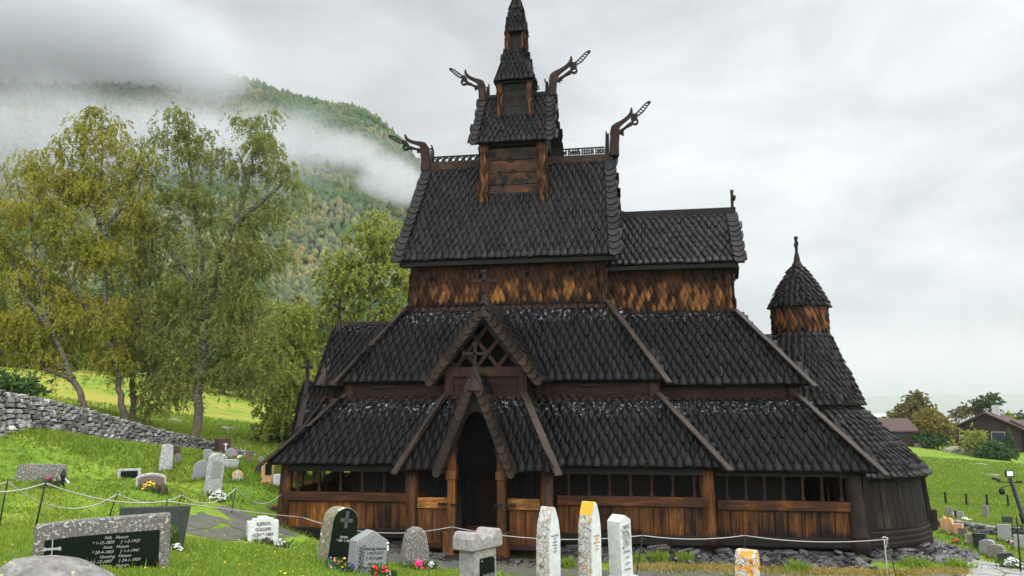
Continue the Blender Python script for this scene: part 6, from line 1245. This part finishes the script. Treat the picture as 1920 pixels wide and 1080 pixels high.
m, t, b = mat('red brown roof tiles', rough=.7, spec=.2); v = coords(t); wv = N(t, 'ShaderNodeTexWave', i_Scale=2.2); wv.bands_direction = 'X'; L(t, v, wv.inputs[0]); L(t, mixc(t, maprange(t, wv.outputs[1], .3, .9), (.042, .026, .022), (.075, .042, .034)), b.inputs['Base Color']); bump(t, b, wv.outputs[1], .8, .08); M['tiles'] = m
M['housewall'] = wood_mat('dark brown cladding', (.018, .010, .008), (.05, .027, .02), .4, .7, (3, 3, .3), .7)
M['greyroof'], t, b = mat('grey sheet roof', (.22, .25, .29), .35)
house('long dark brown wooden house with red tiled roof and pale chimney on the hill', 1862, 832, 137, 13.5, 8.8, 2.6, 2.1, 55, M['housewall'], M['tiles'], [(-3.6, 1.3, 2.0, 1.2, 'f'), (1.5, 1.3, 1.6, 1.1, 'f'), (-1.5, 1.2, 1.6, 1.5, -1), (2.6, 1.2, 2.0, 1.6, -1)], .8, (-.5, -.8, 1.3))
house('lower brown garage wing with red roof at the right edge', 1925, 832, 134, 9, 6, 1.9, 1.5, 40, M['housewall'], M['tiles'], [(-1, 1.0, 1.2, 1.6, 'f')], .6, name='garage', cat='garage')
house('small brown log shed with red roof left of the orange bush', 1668, 828, 124, 5.4, 3.4, 1.75, 1.25, 14, M['housewall'], M['tiles'], [(.4, .9, 2.2, .5, 'f')], .5, name='wooden_shed', cat='shed')
house('pale building with grey solar roof half hidden behind the shed', 1652, 812, 175, 9, 7, 2.0, 1.6, 20, M['housewall'], M['greyroof'], [], .4, name='farm_building', cat='building')
# rock outcrops in the far field and on the left slope
def outcrop(u, v, d, w_, h, label, m_='granite_b', n=7):
    p = fr(u, v, d); k = n; P_ = np.array([p + (random.gauss(0, w_ * .3), random.gauss(0, w_ * .15), 0) for _ in range(k)]); P_[:, 2] = gz(P_[:, 0], P_[:, 1]); S_ = np.stack([rng.uniform(.25, .5, k) * w_, rng.uniform(.2, .3, k) * w_, rng.uniform(.5, 1, k) * h], 1); o = rock_mesh('rock_outcrop', P_, S_, rng.uniform(-.4, .4, k), M[m_], tilt=.12, seed=int(u)); tag(o, label, 'rock', 'rock outcrops in the fields')
outcrop(1835, 868, 105, 1.5, .22, 'pale flat rock lying alone in the bright green field'); outcrop(1862, 888, 92, .9, .3, 'small rock in the green field left of the lamp post'); outcrop(1800, 840, 121, 2.6, .8, 'wide lichen covered rock outcrop under the orange bush', 'granite_d', 10); outcrop(1708, 842, 124, 2.2, .9, 'yellow mossy rock beside the church roof edge below the shed', 'drystone2', 8)
outcrop(423, 800, 64, .7, .25, 'pale rocks on the grass slope right of the largest birch'); outcrop(330, 780, 66, .8, .3, 'grey rocks in the yellow grass between the birches')
# ------------------------------------------------------------------ air: haze box and mist on the mountain
def vol(name, dens, col=(.60, .62, .64)):
    m = bpy.data.materials.new(name); m.use_nodes = True; t = m.node_tree; t.nodes.clear(); o_ = N(t, 'ShaderNodeOutputMaterial'); p = N(t, 'ShaderNodeVolumePrincipled'); p.inputs['Color'].default_value = (*col, 1); p.inputs['Density'].default_value = dens; p.inputs['Anisotropy'].default_value = .0
    L(t, p.outputs[0], o_.inputs['Volume']); return m, t, p
m, t, p = vol('pale air', .00013)
mb = MB(); mb.box((500, 1600, 240), (7000, 3800, 600)); o = mb.build('haze', m); tag(o, 'thin pale haze between the church and the mountains', kind='stuff')
def cloud(u, v, d, ru, rv, rd, dens, seed, label, sc=1.0, lo=.42, hi=.7, col=(.58, .60, .62)):  # low cloud and mist banks, built as volumes inside the haze box
    p0 = at(u, v, d); a, b = ru * d / FOC, rv * d / FOC
    me = bpy.data.meshes.new('cloud_mist_bank'); bm = bmesh.new(); bmesh.ops.create_icosphere(bm, subdivisions=3, radius=1.0); bm.to_mesh(me); bm.free(); o = bpy.data.objects.new('cloud_mist_bank', me); COL.objects.link(o); o.location = Vector([float(q) for q in p0]); o.scale = (a, rd, b); o.rotation_euler = (0, 0, YAW - math.atan((u - 960) / FOC))
    m, t, p = vol('mist', dens, col); v0 = N(t, 'ShaderNodeTexCoord').outputs['Object']; ln = N(t, 'ShaderNodeVectorMath', operation='LENGTH'); L(t, v0, ln.inputs[0]); fall = maprange(t, ln.outputs['Value'], .15, .97, 1, 0)
    mp_ = N(t, 'ShaderNodeMapping'); L(t, v0, mp_.inputs[0]); mp_.inputs['Scale'].default_value = (a / b, rd / b, 1); mp_.inputs['Location'].default_value = (seed * 3.1, 0, 0); nz = noise(t, mp_.outputs[0], 1.6 * sc, 4, .6, .3); k = math_(t, 'ADD', math_(t, 'MULTIPLY', fall, .62), math_(t, 'MULTIPLY', nz, .5)); dn = maprange(t, k, lo + .1, hi + .2, 0, dens); L(t, dn, p.inputs['Density'])
    me.materials.append(m); tag(o, label, kind='stuff'); return o
cloud(120, 85, 560, 640, 175, 220, .026, 1, 'low cloud hiding the top of the left mountain', .8, .36, .62)
cloud(380, 135, 520, 190, 100, 130, .014, 2, 'veil of mist over the shoulder of the mountain', 1, .42, .7)
cloud(655, 300, 470, 130, 66, 90, .026, 3, 'bright mist patch drifting left of the church tower', 1, .40, .66)
cloud(735, 350, 430, 130, 80, 80, .032, 4, 'mist patch sinking behind the nave roof', 1, .40, .66)
cloud(560, 235, 520, 140, 50, 90, .006, 5, 'thin mist streak below the ridge', 1, .44, .7)
cloud(90, 175, 480, 260, 45, 90, .008, 6, 'mist streak in front of the left mountain', 1, .42, .7)
cloud(1000, 330, 520, 200, 120, 120, .016, 7, 'mist behind the church', 1, .40, .66)
cloud(330, 440, 540, 950, 330, 260, .042, 8, 'broad thin mist lying along the wooded mountain side', 1.2, .30, .75)
cloud(1650, 740, 950, 1100, 200, 420, .0055, 9, 'pale mist filling the valley behind the houses', 1.0, .25, .85, (.60, .61, .62))
